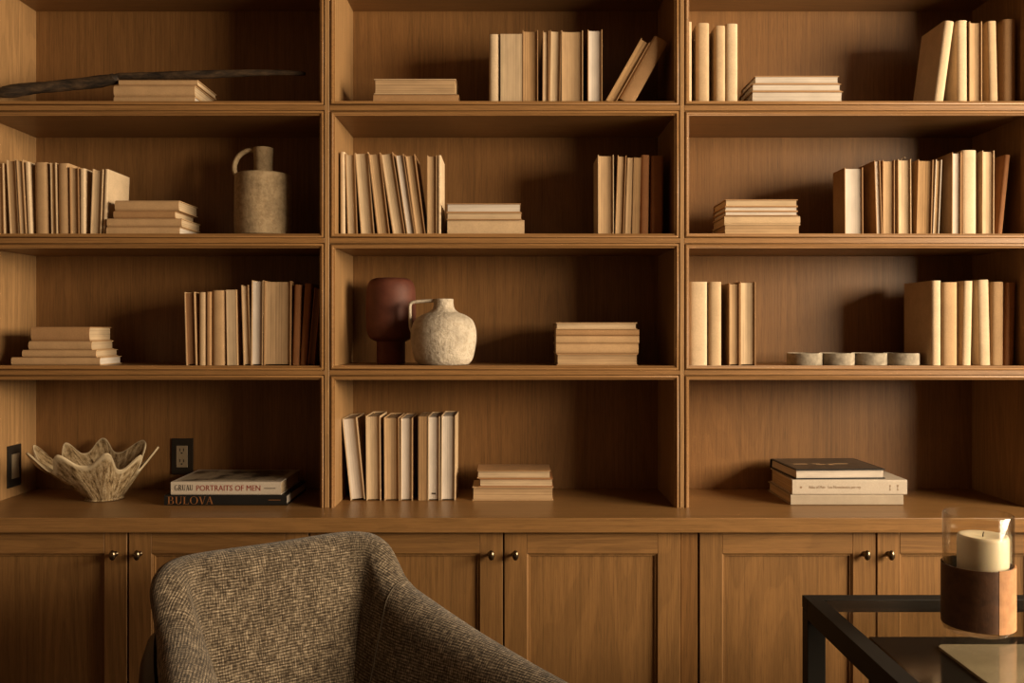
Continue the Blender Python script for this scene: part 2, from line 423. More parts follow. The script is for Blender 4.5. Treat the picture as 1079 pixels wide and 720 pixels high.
def rocker_switch():
    x = x0_(-22) + .0004
    ya, yb = -x * F / (CX - 7), -x * F / (CX - 21)
    ym = (ya + yb) / 2; z0, z1 = Z(513, ym), Z(469, ym)
    t = thing('light_switch', 'black plate with a pale rocker on the left side panel beside the bowl', 'switch', (x, ym, (z0 + z1) / 2))
    w, h = (yb - ya) / 2, (z1 - z0) / 2
    obj('cover_plate', bx(0, .005, -w, w, -h, h, bev=.002, seg=2), BLK, t)
    bm = bmesh.new()
    prof = [(.0052, -h * .58), (.0085, -h * .58), (.0068, 0), (.0095, h * .58), (.0052, h * .58)]
    poly_prism(bm, prof, -w * .52, w * .52, 'xz')
    obj('rocker', bm, BEI, t, label='pale beige rocker')
duplex_outlet(); rocker_switch()

# ------------------------------------------------------------------ books
B = .0024
def u_band(w, ya, yb, b, rnd, spine):
    """outer and inner polylines of a case: two boards joined by a spine at ya (spine 'front') or yb ('back')"""
    if spine == 'front': s, e, d = ya, yb, 1
    else: s, e, d = yb, ya, -1
    outer = [(0, e), (0, s + d * .010)]; inner = [(b, e), (b, s + d * .010)]
    n = 10
    for i in range(n + 1):
        q = i / n; bulge = rnd * (1 - (2 * q - 1) ** 2)
        edge = .0035 * (abs(2 * q - 1) ** 6)
        outer.append((q * w, s + d * (edge + rnd - bulge)))
        inner.append((b + q * (w - 2 * b), s + d * (edge + rnd - bulge + b)))
    outer += [(w, s + d * .010), (w, e)]; inner += [(w - b, s + d * .010), (w - b, e)]
    return outer, inner
def book(w, h, d, kind, cov, pag, label, loc, rot, group, name='book', sq=.003, rnd=None):
    t = thing(name, label, 'book', loc, rot, group)
    b = min(B, w * .16)
    if kind == 'p': b = min(.0009, w * .1); sq = .0002
    bm = bmesh.new()
    if kind == 's':
        r = min(.0032, w * .10) if rnd is None else rnd
        o, i = u_band(w, 0, d, b, r, 'front')
        strip_prism(bm, o, i, 0, h)
        ya, yb = r + b + .0006, d - .004
    else:
        o, i = u_band(w, 0, d, b, .001, 'back')
        strip_prism(bm, o, i, 0, h)
        ya, yb = (.004 if kind == 'f' else .0004), d - b - .006
    obj('cover', bm, COV[cov], t)
    bm = bmesh.new()
    g = b + .0002; n = 10; cav = min(.004, (w - 2 * g) * .09) if kind == 'f' else .0008
    front = []
    for k in range(n + 1):
        q = k / n; c = cav * (1 - (2 * q - 1) ** 2)
        front.append((g + q * (w - 2 * g), ya + (c if kind != 's' else 0)))
    pts = front + [(w - g, yb), (g, yb)]
    poly_prism(bm, pts, sq, h - sq)
    obj('pages', bm, PAG[pag], t)
    return t

ORD = ['first', 'second', 'third', 'fourth', 'fifth', 'sixth', 'seventh', 'eighth', 'ninth', 'tenth', 'eleventh', 'twelfth']
def extent(p, zz):
    """left and right of a leaning box p = (ox, oz, w, h, th) at height zz"""
    ox, oz, w, h, th = p; c, s = math.cos(th), math.sin(th)
    P = [(ox, oz), (ox + w * c, oz - w * s), (ox + w * c + h * s, oz - w * s + h * c), (ox + h * s, oz + h * c)]
    xs = []
    for i in range(4):
        (xa, za), (xb, zb_) = P[i], P[(i + 1) % 4]
        if min(za, zb_) <= zz <= max(za, zb_):
            if abs(zb_ - za) < 1e-9: xs += [xa, xb]
            else: xs.append(xa + (xb - xa) * (zz - za) / (zb_ - za))
    return (min(xs), max(xs)) if xs else None
def row(setback, k, ypx, books, group, where, depth=.155, wall=None):
    """upright books; each (x left, x right at the shelf, x left at the top, y of the top, kind, cover, pages, words[, depth]) in photo px"""
    yf = Z0 + setback; zs = ZS[k] + .0004; prev = None
    for idx, e in enumerate(books):
        xl, xr, tl, yt, kind, cov, pag, words = e[:8]; d = e[8] if len(e) > 8 else depth
        zb_, ztp = Z(ypx, yf), Z(yt, yf)
        a, b_, c_ = X(xl, yf), X(xr, yf), X(tl, yf)
        th = math.atan2(c_ - a, ztp - zb_)
        w = (b_ - a) * math.cos(th)
        def place(a, w):
            rise = w * math.sin(th) if th > 0 else 0
            oz = zs + rise
            ox = a + (c_ - a0) * (oz - zb_) / (ztp - zb_)
            return (ox, oz, w, (ztp - oz) / math.cos(th), th)
        a0 = a; p = place(a, w)
        for _ in range(4):
            over = 0
            if prev:
                for q in range(60):
                    zz = zs + .0006 + q * .006
                    e0, e1 = extent(prev, zz), extent(p, zz)
                    if e0 and e1: over = max(over, e0[1] + .0004 - e1[0])
            if over <= 1e-5: break
            a += over; c_ += over; a0 = a; w = max(w - over * math.cos(th), .008); p = place(a, w)
        prev = p
        label = f'{words}, {ORD[idx]} from left {where}'
        book(p[2], p[3], d, kind, cov, pag, label, (p[0], yf + random.uniform(0, .004), p[1]), (0, p[4], 0), group)
def stack(setback, k, books, group, where, depth=.175, yaws=None):
    """flat books listed top to bottom; each (x left, x right, y top, y bottom, kind, cover, pages, words)"""
    yf = Z0 + setback; z = ZS[k] + .0004; n = len(books); out = []
    for idx in range(n - 1, -1, -1):
        xl, xr, y1, y2, kind, cov, pag, words = books[idx][:8]
        d = books[idx][8] if len(books[idx]) > 8 else depth
        ztop = Z(y1, yf); w = ztop - z - .0002
        pos = 'on top' if idx == 0 else ('at the bottom' if idx == n - 1 else f'{ORD[idx]} from top')
        label = f'{words}, {pos} of the stack {where}'
        yw = yaws[idx] if yaws else 0
        out.append(book(w, X(xr, yf) - X(xl, yf), d, kind, cov, pag, label, (X(xl, yf), yf + random.uniform(0, .004), ztop - .0002), (0, PI / 2, yw), group))
        z = ztop
    return out

# --- top shelf
stack(.05, 0, [(124.5, 207.6, 83.6, 89.4, 's', 'sand', 'cream', 'thin sand-coloured book'),
               (119.5, 205, 89.4, 101, 's', 'sand', 'cream', 'thick sand-coloured book'),
               (119.5, 205, 101, 107, 's', 'sand', 'white', 'sand book with white page ends')],
      'flat books under the branch', 'under the dark branch')
stack(.045, 0, [(394, 480.5, 83, 99, 'f', 'cream', 'tan', 'fat book showing plain page edges'),
                (393.3, 483.2, 99, 107, 's', 'tan', 'tan', 'slim tan book')],
      'pair of flat books', 'top shelf, middle bay')
row(.05, 0, 106.5, [
    (515.3, 526.4, 515.3, 35.8, 's', 'ivory', 'cream', 'pale spine-out book'),
    (527, 550.5, 527, 35.6, 'p', 'dark', 'cream', 'fat book with dark left cover'),
    (550.7, 567, 550.7, 31.5, 'f', 'tan', 'aged', 'book with aged brown pages'),
    (571.6, 578.6, 572, 32.4, 'f', 'tan', 'cream', 'thin tan-covered book'),
    (578.8, 590.4, 580, 31.5, 'f', 'tan', 'cream', 'tilted pale-paged book'),
    (591.4, 614.3, 591.4, 32, 'f', 'sand', 'tan', 'thick book with striped page edges'),
    (619.4, 634.7, 619.4, 31, 'f', 'tan', 'white', 'white-paged book standing apart'),
    (638, 650, 676, 39.6, 'f', 'tan', 'aged', 'thin book leaning steeply right'),
    (650.7, 669.3, 690, 36.5, 's', 'tan', 'cream', 'tan book leaning steeply right')],
    'upright books on the top shelf, middle bay', 'on the middle top shelf')
row(.05, 0, 106.5, [
    (723.4, 729, 723.4, 22.8, 's', 'ivory', 'cream', 'ivory spine half hidden by the upright'),
    (734.7, 747.6, 734.7, 24, 's', 'cream', 'cream', 'broad cream spine'),
    (753.9, 764.7, 753.9, 26.7, 's', 'cream', 'cream', 'slightly shorter creased cream spine'),
    (765.6, 777.9, 765.6, 24.4, 's', 'ivory', 'cream', 'smooth pale spine')],
    'four spine-out books by the upright', 'on the right top shelf')
stack(.035, 0, [(795.8, 884.8, 79.5, 88, 'f', 'tan', 'white', 'white-paged tan-covered book'),
                (793, 886.6, 88, 96, 'f', 'tan', 'white', 'white-paged tan-covered book'),
                (792.7, 888.8, 96, 107, 'f', 'tan', 'white', 'thicker white-paged book')],
      'flat white-paged books', 'on the right top shelf', depth=.16)
row(.04, 0, 106.5, [
    (984.2, 994.8, 995.6, 21.3, 's', 'ivory', 'cream', 'pale book leaning right'),
    (1010, 1021, 1009.6, 21, 's', 'ivory', 'cream', 'upright pale spine'),
    (1021.8, 1035, 1021.8, 22.5, 'f', 'sand', 'tan', 'book showing tan page edges'),
    (1043, 1052.5, 1041, 22, 's', 'cream', 'cream', 'cream spine tilted left'),
    (1058, 1071, 1058, 20, 's', 'tan', 'cream', 'cream spine, shade painted in tan')],  # cream book; the side panel's shade is put into its cover colour
    'upright books at the right end of the top shelf', 'at the top shelf right end', depth=.15)
# --- second shelf
row(.06, 1, 246.5, [
    (-4.5, 4.4, -6, 172, 'f', 'cream', 'tan', 'book cut by the picture edge'),
    (9.9, 19.5, 6, 168.5, 'f', 'cream', 'tan', 'tilted book with bright cover edge'),
    (20.8, 27.6, 16.8, 168.5, 'f', 'sand', 'cream', 'thin tilted sand book'),
    (28.5, 33, 25.3, 170.5, 's', 'ivory', 'cream', 'very thin pale spine'),
    (36.5, 50, 35.2, 171, 's', 'sand', 'cream', 'broad sand spine'),
    (53.8, 59.8, 52.4, 171.5, 'f', 'cream', 'aged', 'thin brown-paged book'),
    (61, 72.6, 60, 172, 's', 'sand', 'cream', 'wide sand spine'),
    (74, 83.4, 73, 176, 'f', 'tan', 'tan', 'tan-paged book'),
    (83.8, 89.5, 83.6, 177.5, 's', 'ivory', 'cream', 'narrow bright spine'),
    (95, 106, 97.5, 178, 'f', 'cream', 'cream', 'pale book leaning right'),
    (107.4, 111, 110, 178, 's', 'ivory', 'cream', 'thin board-like book leaning right')],
    'upright books at the left end of the second shelf', 'on the left second shelf', depth=.15)
stack(.05, 1, [(120.6, 188, 211, 222, 's', 'sand', 'cream', 'sand spine'),
               (119, 184, 222, 230, 's', 'tan', 'cream', 'darker tan spine'),
               (112.3, 191, 230, 239, 's', 'sand', 'cream', 'long sand spine'),
               (111.6, 189, 239, 247, 's', 'sand', 'white', 'white-paged sand book')],
      'flat books beside the cream jug', 'beside the tall-necked jug', depth=.165)
row(.06, 1, 246.5, [
    (358.3, 363.5, 358, 160, 's', 'ivory', 'cream', 'thin pale spine against the upright'),
    (365.3, 376.4, 362.6, 162, 'f', 'tan', 'cream', 'pale-paged book tilted left'),
    (380, 394.3, 373.5, 161, 'f', 'sand', 'cream', 'thicker pale book tilted left'),
    (397, 410.5, 387.2, 162, 'f', 'tan', 'tan', 'tan-paged book leaning left'),
    (411, 427, 398, 162, 'f', 'tan', 'cream', 'widest pale-paged book leaning left'),
    (428.5, 437.4, 416.3, 163, 'f', 'tan', 'white', 'white-paged book leaning left'),
    (437.8, 448.2, 426.6, 163.5, 'f', 'tan', 'tan', 'last book leaning left'),
    (450, 460.3, 450, 163.5, 'f', 'sand', 'tan', 'straight book with tan pages'),
    (461.3, 464.6, 461.3, 163.5, 's', 'ivory', 'cream', 'very thin upright book')],
    'upright books at the left of the middle second shelf', 'on the middle second shelf', depth=.15)
stack(.05, 1, [(470.5, 548.8, 214.3, 223.8, 'f', 'tan', 'white', 'white-paged book'),
               (470.5, 550, 223.8, 231.6, 'f', 'tan', 'cream', 'thin cream-paged book'),
               (471.3, 552.6, 231.6, 247, 's', 'cream', 'cream', 'thick cream spine')],
      'three flat books on the middle second shelf', 'on the middle second shelf')
row(.06, 1, 246.5, [
    (630.4, 647, 630.2, 163, 'f', 'cream', 'tan', 'thick tan-paged book'),
    (648.2, 657.4, 651, 163.5, 'f', 'tan', 'tan', 'book tilted right'),
    (658.5, 665, 661.3, 166, 'p', 'tan', 'tan', 'thin paperback'),
    (665.6, 673.8, 667.5, 166, 'p', 'tan', 'aged', 'paperback with brown pages'),
    (674.8, 683.5, 675.9, 163, 's', 'brown', 'cream', 'spine, shade painted in brown'),  # shade of the divider put into the cover colour, here and next
    (685.9, 698.5, 686.7, 164, 's', 'brown', 'cream', 'wide spine, shade painted in brown')],
    'upright books at the right of the middle second shelf', 'at the middle second shelf right end', depth=.15)
stack(.035, 1, [(764.7, 841, 210, 217.5, 'f', 'tan', 'cream', 'cream-paged book'),
                (764.2, 841, 217.5, 222.5, 'f', 'tan', 'white', 'thin white-paged book'),
                (764.2, 841, 222.5, 227.4, 'f', 'tan', 'white', 'thin white-paged book'),
                (763.7, 843.7, 227.4, 236.3, 's', 'cream', 'cream', 'cream spine'),
                (763.7, 843.7, 236.3, 247, 'f', 'cream', 'tan', 'thick tan-paged book')],
      'five flat books on the right second shelf', 'on the right second shelf', depth=.16)
row(.035, 1, 246.5, [
    (890.6, 910, 890.2, 176.5, 'f', 'tan', 'white', 'short fat white-paged book', .10),
    (923.9, 930, 921.6, 169, 'f', 'tan', 'white', 'thin book tilted left'),
    (930.8, 943.4, 930.8, 168.5, 'f', 'tan', 'tan', 'tan-paged book'),
    (947.3, 961, 946.9, 167.5, 'f', 'cream', 'cream', 'cream book with a ribbon marker'),
    (966, 982, 968, 168, 'f', 'tan', 'aged', 'book with rough aged pages'),
    (983.6, 990, 986.8, 168, 'f', 'white', 'tan', 'thin book tilted right'),
    (1003, 1012.8, 1003.4, 160.5, 'f', 'tan', 'white', 'tall white-paged book'),
    (1014.5, 1029.8, 1014.5, 158, 's', 'ivory', 'cream', 'tall broad pale spine'),
    (1035.5, 1048, 1035.8, 158.5, 'f', 'cream', 'cream', 'tall cream-paged book'),
    (1051.5, 1057.5, 1060, 162.5, 's', 'brown', 'cream', 'thin brown book leaning right')],
    'upright books at the right end of the second shelf', 'on the right second shelf', depth=.15)
# --- third shelf
stack(.045, 2, [(32, 93.4, 344.6, 359.6, 's', 'tan', 'cream', 'short thick tan book'),
                (29.6, 96, 359.6, 369, 's', 'sand', 'cream', 'sand spine'),
                (23, 100.8, 369, 376.7, 's', 'sand', 'cream', 'thin sand spine'),
                (11, 104.5, 376.7, 385.6, 's', 'sand', 'white', 'long white-paged book')],
      'flat books at the left end of the third shelf', 'on the third shelf', depth=.15)
row(.05, 2, 385, [
    (196.2, 207, 194.2, 308, 'f', 'sand', 'brown', 'brown-paged book'),
    (209.3, 216.5, 209.3, 308, 's', 'cream', 'cream', 'narrow cream spine'),
    (217, 222.4, 217, 307.5, 's', 'tan', 'cream', 'narrow tan spine'),
    (223.3, 237.2, 223.3, 306, 's', 'sand', 'cream', 'broad smooth sand spine'),
    (239.3, 250, 238, 305.5, 'p', 'sand', 'cream', 'old paperback with streaked pages'),
    (256.3, 264, 253.8, 300.5, 'f', 'sand', 'cream', 'pale book tilted left'),
    (264.4, 276.6, 265.2, 295.5, 'f', 'sand', 'white', 'tall pale-paged book'),
    (277.8, 306, 278.3, 296, 'f', 'tan', 'tan', 'very thick tan-paged book'),
    (307.5, 314.6, 310, 300, 's', 'brown', 'cream', 'shaded brown spine'),
    (315.5, 322.5, 320.7, 298.5, 's', 'brown', 'cream', 'brown spine leaning right'),
    (324.3, 331, 331.5, 303, 'f', 'brown', 'brown', 'dark book leaning against the upright')],
    'upright books at the right of the left third shelf', 'on the left third shelf', depth=.15)
stack(.045, 2, [(586, 671.4, 340, 347.3, 'f', 'sand', 'cream', 'pale-paged book'),
                (586, 673.8, 347.3, 354, 's', 'tan', 'cream', 'thin tan spine'),
                (586, 673.8, 354, 362.3, 's', 'sand', 'cream', 'sand spine'),
                (586, 673, 362.3, 373, 's', 'sand', 'cream', 'thicker sand spine'),
                (586.8, 672.3, 373, 385.6, 'f', 'tan', 'tan', 'thick tan-paged book')],
      'five flat books on the middle third shelf', 'on the middle third shelf')
row(.04, 2, 385.5, [
    (727, 745.5, 727, 297, 's', 'ivory', 'cream', 'wide rounded pale spine'),
    (747.5, 760.5, 747.5, 297, 's', 'cream', 'cream', 'cream spine'),
    (768.5, 779.8, 768.5, 298.5, 'f', 'tan', 'tan', 'narrow tan-paged book'),
    (780.3, 796.6, 780.3, 297, 'f', 'tan', 'cream', 'cream-paged book with tan boards')],
    'four upright books by the upright', 'on the right third shelf')
row(.045, 2, 385.3, [
    (982.8, 992.7, 982.8, 295.7, 's', 'ivory', 'cream', 'pale spine with a wide shaded cover', .19),
    (993.7, 1009.3, 993.7, 297.5, 's', 'sand', 'cream', 'broad sand spine'),
    (1014, 1023.8, 1015.9, 296, 's', 'ivory', 'cream', 'pale spine tilted right'),
    (1032.8, 1044.6, 1030.8, 295, 's', 'ivory', 'cream', 'pale spine tilted left'),
    (1045.8, 1058, 1046.3, 297, 's', 'sand', 'cream', 'sand spine'),
    (1059, 1069, 1061.5, 297.5, 's', 'brown', 'cream', 'thin brown spine')],
    'upright books at the right end of the third shelf', 'at the third shelf right end', depth=.15)
# --- on the countertop
row(.109, 3, 528, [
    (369.3, 384.6, 360.3, 441.5, 'f', 'cream', 'white', 'book tilted left against the upright'),
    (386, 401.3, 385.2, 438.5, 'f', 'cream', 'cream', 'cream-paged book'),
    (405, 421, 404.5, 440, 'f', 'sand', 'tan', 'tan-paged book'),
    (421.8, 434.5, 422, 440.5, 'f', 'sand', 'white', 'slim white-paged book'),
    (440.8, 449.8, 440.8, 439, 'p', 'tan', 'aged', 'tan paperback'),
    (450.6, 463.2, 450.8, 439, 'f', 'cream', 'white', 'white-paged book with a small mark'),
    (464.4, 479.5, 465, 438, 'f', 'cream', 'white', 'last white-paged book')],
    'upright books on the countertop', 'on the countertop', depth=.15)
stack(.109, 3, [(502.8, 580.4, 496, 504.6, 'f', 'tan', 'cream', 'smallest pale-paged book'),
                (505, 582.8, 504.6, 513.5, 'f', 'brown', 'cream', 'pale-paged book with brown boards'),
                (497.7, 583.3, 513.5, 528, 'f', 'sand', 'tan', 'thickest tan-paged book')],
      'flat books on the countertop', 'on the countertop', depth=.13)
# ribbon marker and the small mark on two of the books
def find(words):
    return next(o for o in bpy.data.objects if o.get('label', '').startswith(words))
rb = find('cream book with a ribbon'); h_ = max(v.co.z for v in rb.children[0].data.vertices)
bm = bmesh.new()
tube(bm, catmull([(.018, .02, h_ - .004), (.016, .012, h_ + .004), (.020, .004, h_ + .007), (.022, .001, h_ + .003)], 4), .0011, 6)
obj('ribbon', bm, COV['ivory'], rb)
mk = find('white-paged book with a small mark')
w_ = max(v.co.x for v in mk.children[0].data.vertices)
obj('mark', bx(w_ * .32, w_ * .66, .0052, .0058, .018, .0225), COV['dark'], mk)

# --- large art books with lettering
def lettering(txt, size, mat, parent, loc, rot=(PI / 2, 0, 0), width=None, name='lettering', sx=1.0):
    cu = bpy.data.curves.new(name, 'FONT'); cu.body = txt; cu.size = size; cu.extrude = .0002; cu.resolution_u = 3
    tmp = bpy.data.objects.new(name, cu); C.objects.link(tmp)
    bpy.context.view_layer.update()
    me = bpy.data.meshes.new_from_object(tmp.evaluated_get(bpy.context.evaluated_depsgraph_get()))
    C.objects.unlink(tmp); bpy.data.objects.remove(tmp)
    xs = [v.co.x for v in me.vertices]; k = sx
    if width: k = width / (max(xs) - min(xs))
    x0 = min(xs)
    R = Matrix.Rotation(rot[0], 3, 'X')
    for v in me.vertices:
        v.co = R @ Vector(((v.co.x - x0) * k, v.co.y, v.co.z)) + Vector(loc)
    me.materials.clear(); me.materials.append(mat)
    o = bpy.data.objects.new(name, me); C.objects.link(o); o.parent = parent; return o
def serif(txt, height, mat, parent, loc, width, T=.125, t_=.035):
    """book lettering with thick stems, hairlines and bracket serifs, drawn as flat strokes"""
    bm = bmesh.new()
    def quad(p): bm.faces.new([bm.verts.new((a, 0, b)) for a, b in p])
    def bar(x0, z0, x1, z1, w0, w1=None):
        w1 = w0 if w1 is None else w1
        quad([(x0 - w0 / 2, z0), (x0 + w0 / 2, z0), (x1 + w1 / 2, z1), (x1 - w1 / 2, z1)])
    def ser(x, z, w=.26): quad([(x - w / 2, z - t_ / 2), (x + w / 2, z - t_ / 2), (x + w / 2, z + t_ / 2), (x - w / 2, z + t_ / 2)])
    def hl(x0, x1, z): quad([(x0, z - t_ / 2), (x1, z - t_ / 2), (x1, z + t_ / 2), (x0, z + t_ / 2)])
    def arc(cx, cz, rx, rz, a0, a1, n=18):
        for i in range(n):
            P = []
            for a in (a0 + (a1 - a0) * i / n, a0 + (a1 - a0) * (i + 1) / n):
                a = math.radians(a); w = t_ + (T - t_) * abs(math.cos(a)) ** 1.5
                P.append(((cx + rx * math.cos(a), cz + rz * math.sin(a)), (cx + (rx - w) * math.cos(a), cz + (rz - t_) * math.sin(a))))
            quad([P[0][0], P[1][0], P[1][1], P[0][1]])
    x = 0
    for ch in txt:
        e = 1 - t_ / 2; o = t_ / 2
        if ch == 'B':
            bar(x + .14, 0, x + .14, 1, T); ser(x + .10, o, .2); ser(x + .10, e, .2); hl(x + .14, x + .36, e); hl(x + .14, x + .36, .53); hl(x + .14, x + .38, o)
            arc(x + .34, .765, .22, .235, -90, 90); arc(x + .36, .265, .27, .265, -90, 90); x += .74
        elif ch == 'U':
            bar(x + .14, .3, x + .14, 1, T); bar(x + .60, .3, x + .60, 1, t_ * 1.2); ser(x + .14, e); ser(x + .60, e, .2); arc(x + .348, .3, .27, .3, 180, 360); x += .80
        elif ch == 'L':
            bar(x + .14, 0, x + .14, 1, T); ser(x + .14, e); ser(x + .1, o, .2); hl(x + .14, x + .56, o); bar(x + .55, 0, x + .56, .24, t_); x += .66
        elif ch == 'O':
            arc(x + .42, .5, .40, .515, 0, 360, 40); x += .90
        elif ch == 'G':
            arc(x + .42, .5, .40, .515, 45, 315, 34); bar(x + .66, .1, x + .66, .42, T * .9); ser(x + .66, .43, .26); x += .88
        elif ch == 'V':
            bar(x + .36, 0, x + .12, 1, T * .9, T * 1.1); bar(x + .38, 0, x + .62, 1, t_); ser(x + .12, e); ser(x + .62, e, .2); x += .72
        elif ch == 'A':
            bar(x + .08, 0, x + .35, 1, t_); bar(x + .62, 0, x + .38, 1, T * 1.1, T * .9); hl(x + .18, x + .56, .36); ser(x + .08, o, .2); ser(x + .62, o); x += .76
        elif ch == 'R':
            bar(x + .14, 0, x + .14, 1, T); ser(x + .13, o, .24); ser(x + .10, e, .2); hl(x + .14, x + .36, e); hl(x + .14, x + .36, .5); arc(x + .34, .75, .24, .25, -90, 90)
            bar(x + .62, 0, x + .36, .5, T * 1.1); x += .76
    for v in bm.verts: v.co = Vector((v.co.x * width / x + loc[0], loc[1], v.co.z * height + loc[2]))
    return obj('lettering', bm, mat, parent)
RED = plain('dark_red_ink', (.20, .025, .015), .6); INK = plain('black_ink', (.03, .022, .016), .6)
COPPER = plain('copper_foil', (.22, .085, .026), .5)
GREY = plain('photo_print', (.085, .065, .045), .45, noise=.8, nscale=14)
def art_book(xl, xr, y1, y2, yf, d, cov, pag, label, group, zbot, yaw=0, spine=True, top=None):
    """flat art book whose origin is its front left bottom corner; spine or page side to the front"""
    x0 = X(xl, yf); L = X(xr, yf) - x0; T = Z(y1, yf) - zbot - .0002; b = .003
    t = thing('art_book', label, 'book', (x0, yf, zbot + .0001), (0, 0, yaw), group)
    bm = bmesh.new()
    # boards and spine in one band, seen along x
    if spine:
        o = [(d, 0), (.004, 0), (.001, .001), (0, .004), (0, T - .004), (.001, T - .001), (.004, T), (d, T)]
        i = [(d, b), (.0055, b), (.004, b + .0005), (.003, b + .002), (.003, T - b - .002), (.004, T - b - .0005), (.0055, T - b), (d, T - b)]
    else:
        o = [(0, 0), (d - .004, 0), (d, .004), (d, T - .004), (d - .004, T), (0, T)]
        i = [(0, b), (d - .006, b), (d - b, b + .003), (d - b, T - b - .003), (d - .006, T - b), (0, T - b)]
    strip_prism(bm, o, i, 0, L)
    for v in bm.verts: v.co = Vector((v.co.z, v.co.x, v.co.y))
    obj('cover', bm, COV[cov], t)
    ya, yb = (.007, d - .004) if spine else (.005, d - .008)
    bm = bx(.004, L - .004, ya, yb, b + .0002, T - b - .0002)
    for v in bm.verts: v.co = Vector((v.co.z, v.co.y, v.co.x))        # sheets along local x, then turned flat
    pg = obj('pages', bm, PAG[pag], t)
    pg.rotation_euler = (0, PI / 2, 0); pg.scale = (-1, 1, 1)
    if top:
        n_ = obj('cover_picture', bx(.012, L - .012, .012, d - .012, T + .0001, T + .0005), top, t)
    return t, L, T
g1 = 'art books by the outlet'
yf = Z0 + .035; zc = ZTOP + .0003
t1, L1, T1 = art_book(173, 302, 522, 533, yf, .25, 'black', 'white', 'black art book with copper lettering, under the pale one by the bowl', g1, zc)
serif('BULOVA', T1 - .0075, COPPER, t1, (.010, -.0004, .0035), X(225.5, yf) - X(177, yf))
obj('imprint', bx(L1 - .054, L1 - .018, -.0006, -.0002, .0155, .0168), COPPER, t1)
z2 = Z(522, yf) + .0001
t2, L2, T2 = art_book(180, 296, 508, 522, yf + .002, .235, 'white', 'cream', 'pale art book with dark red spine title, below the outlet', g1, z2)
serif('GRUAU', .0165, INK, t2, (.0105, -.0004, .0128), X(204, yf) - X(184, yf), .18, .07)
lettering('PORTRAITS OF MEN', .0235, RED, t2, (X(207, yf) - X(180, yf), -.0003, .0125), width=X(275, yf) - X(207.5, yf))
obj('imprint', bx(X(278.5, yf) - X(180, yf), X(290.5, yf) - X(180, yf), -.0006, -.0002, .0185, .0205), INK, t2)
PHOTO = stoneware('printed_photograph', (.36, .29, .2), (.05, .04, .03), scale=12, bump=0, lo=.42, hi=.55, rough=.4)
obj('cover_picture', bx(.012, L2 - .02, .02, .215, T2 + .0001, T2 + .0004), PHOTO, t2)
g2 = 'art books at the right of the countertop'
yf = Z0 + .04
t3, L3, T3 = art_book(833.3, 952, 521.6, 532.6, yf, .235, 'linen', 'cream', 'linen art book at the bottom of the right-hand countertop stack', g2, zc)
z4 = Z(521.6, yf) + .0001
t4, L4, T4 = art_book(835, 956, 505.8, 521.6, yf, .225, 'white', 'cream', 'thick white art book with small printed spine, under the black book', g2, z4)
TXT = plain('spine_print', (.22, .14, .075), .6)
yy = T4 * .42
lettering('Atlas of Men   Los Novecientos por rey', .012, TXT, t4, (X(852, yf) - X(835, yf), -.0003, yy), width=X(907, yf) - X(852, yf))
bm = bmesh.new(); poly_prism(bm, [(.0255 + .0035 * math.cos(q * PI / 3), T4 / 2 + .0035 * math.sin(q * PI / 3)) for q in range(6)], -.0006, -.0002, 'xz'); obj('emblem', bm, TXT, t4)
for cx_, s_ in ((X(938, yf) - X(835, yf), .8), (X(946, yf) - X(835, yf), 1.0)):
    bm = bmesh.new()
    poly_prism(bm, [(cx_ + .003 * s_ * math.cos(q * PI / 4), T4 * .6 + .003 * s_ * math.sin(q * PI / 4)) for q in range(8)], -.0006, -.0002, 'xz')
    box(bm, cx_ - .0006, cx_ + .0006, -.0006, -.0002, T4 * .32, T4 * .56); box(bm, cx_ - .003 * s_, cx_ + .003 * s_, -.0006, -.0002, T4 * .30, T4 * .34)
    obj('emblem', bm, TXT, t4)
z5 = Z(505.8, yf) + .0001
t5, L5, T5 = art_book(838.5, 934.5, 495, 505.3, yf + .006, .23, 'black', 'white', 'black-covered book with pale page edges on top of the right-hand art books', g2, z5, yaw=math.radians(2.5), spine=False)
DPH = plain('dark_photograph', (.03, .022, .015), .35, noise=.6, nscale=25)
pc = obj('cover_picture', bx(.006, L5 - .006, .006, .224, T5 + .0001, T5 + .0004), DPH, t5)
bm = bmesh.new()
for a, b_, c_, e in ((.03, .075, .10, .112), (.10, .125, .09, .10), (.135, .15, .085, .105), (.155, .20, .10, .112), (.09, .115, .108, .113)):
    box(bm, a, b_, c_, e, T5 + .0005, T5 + .0007)
obj('pale_print', bm, COV['sand'], pc)  # pale shapes printed in the cover picture

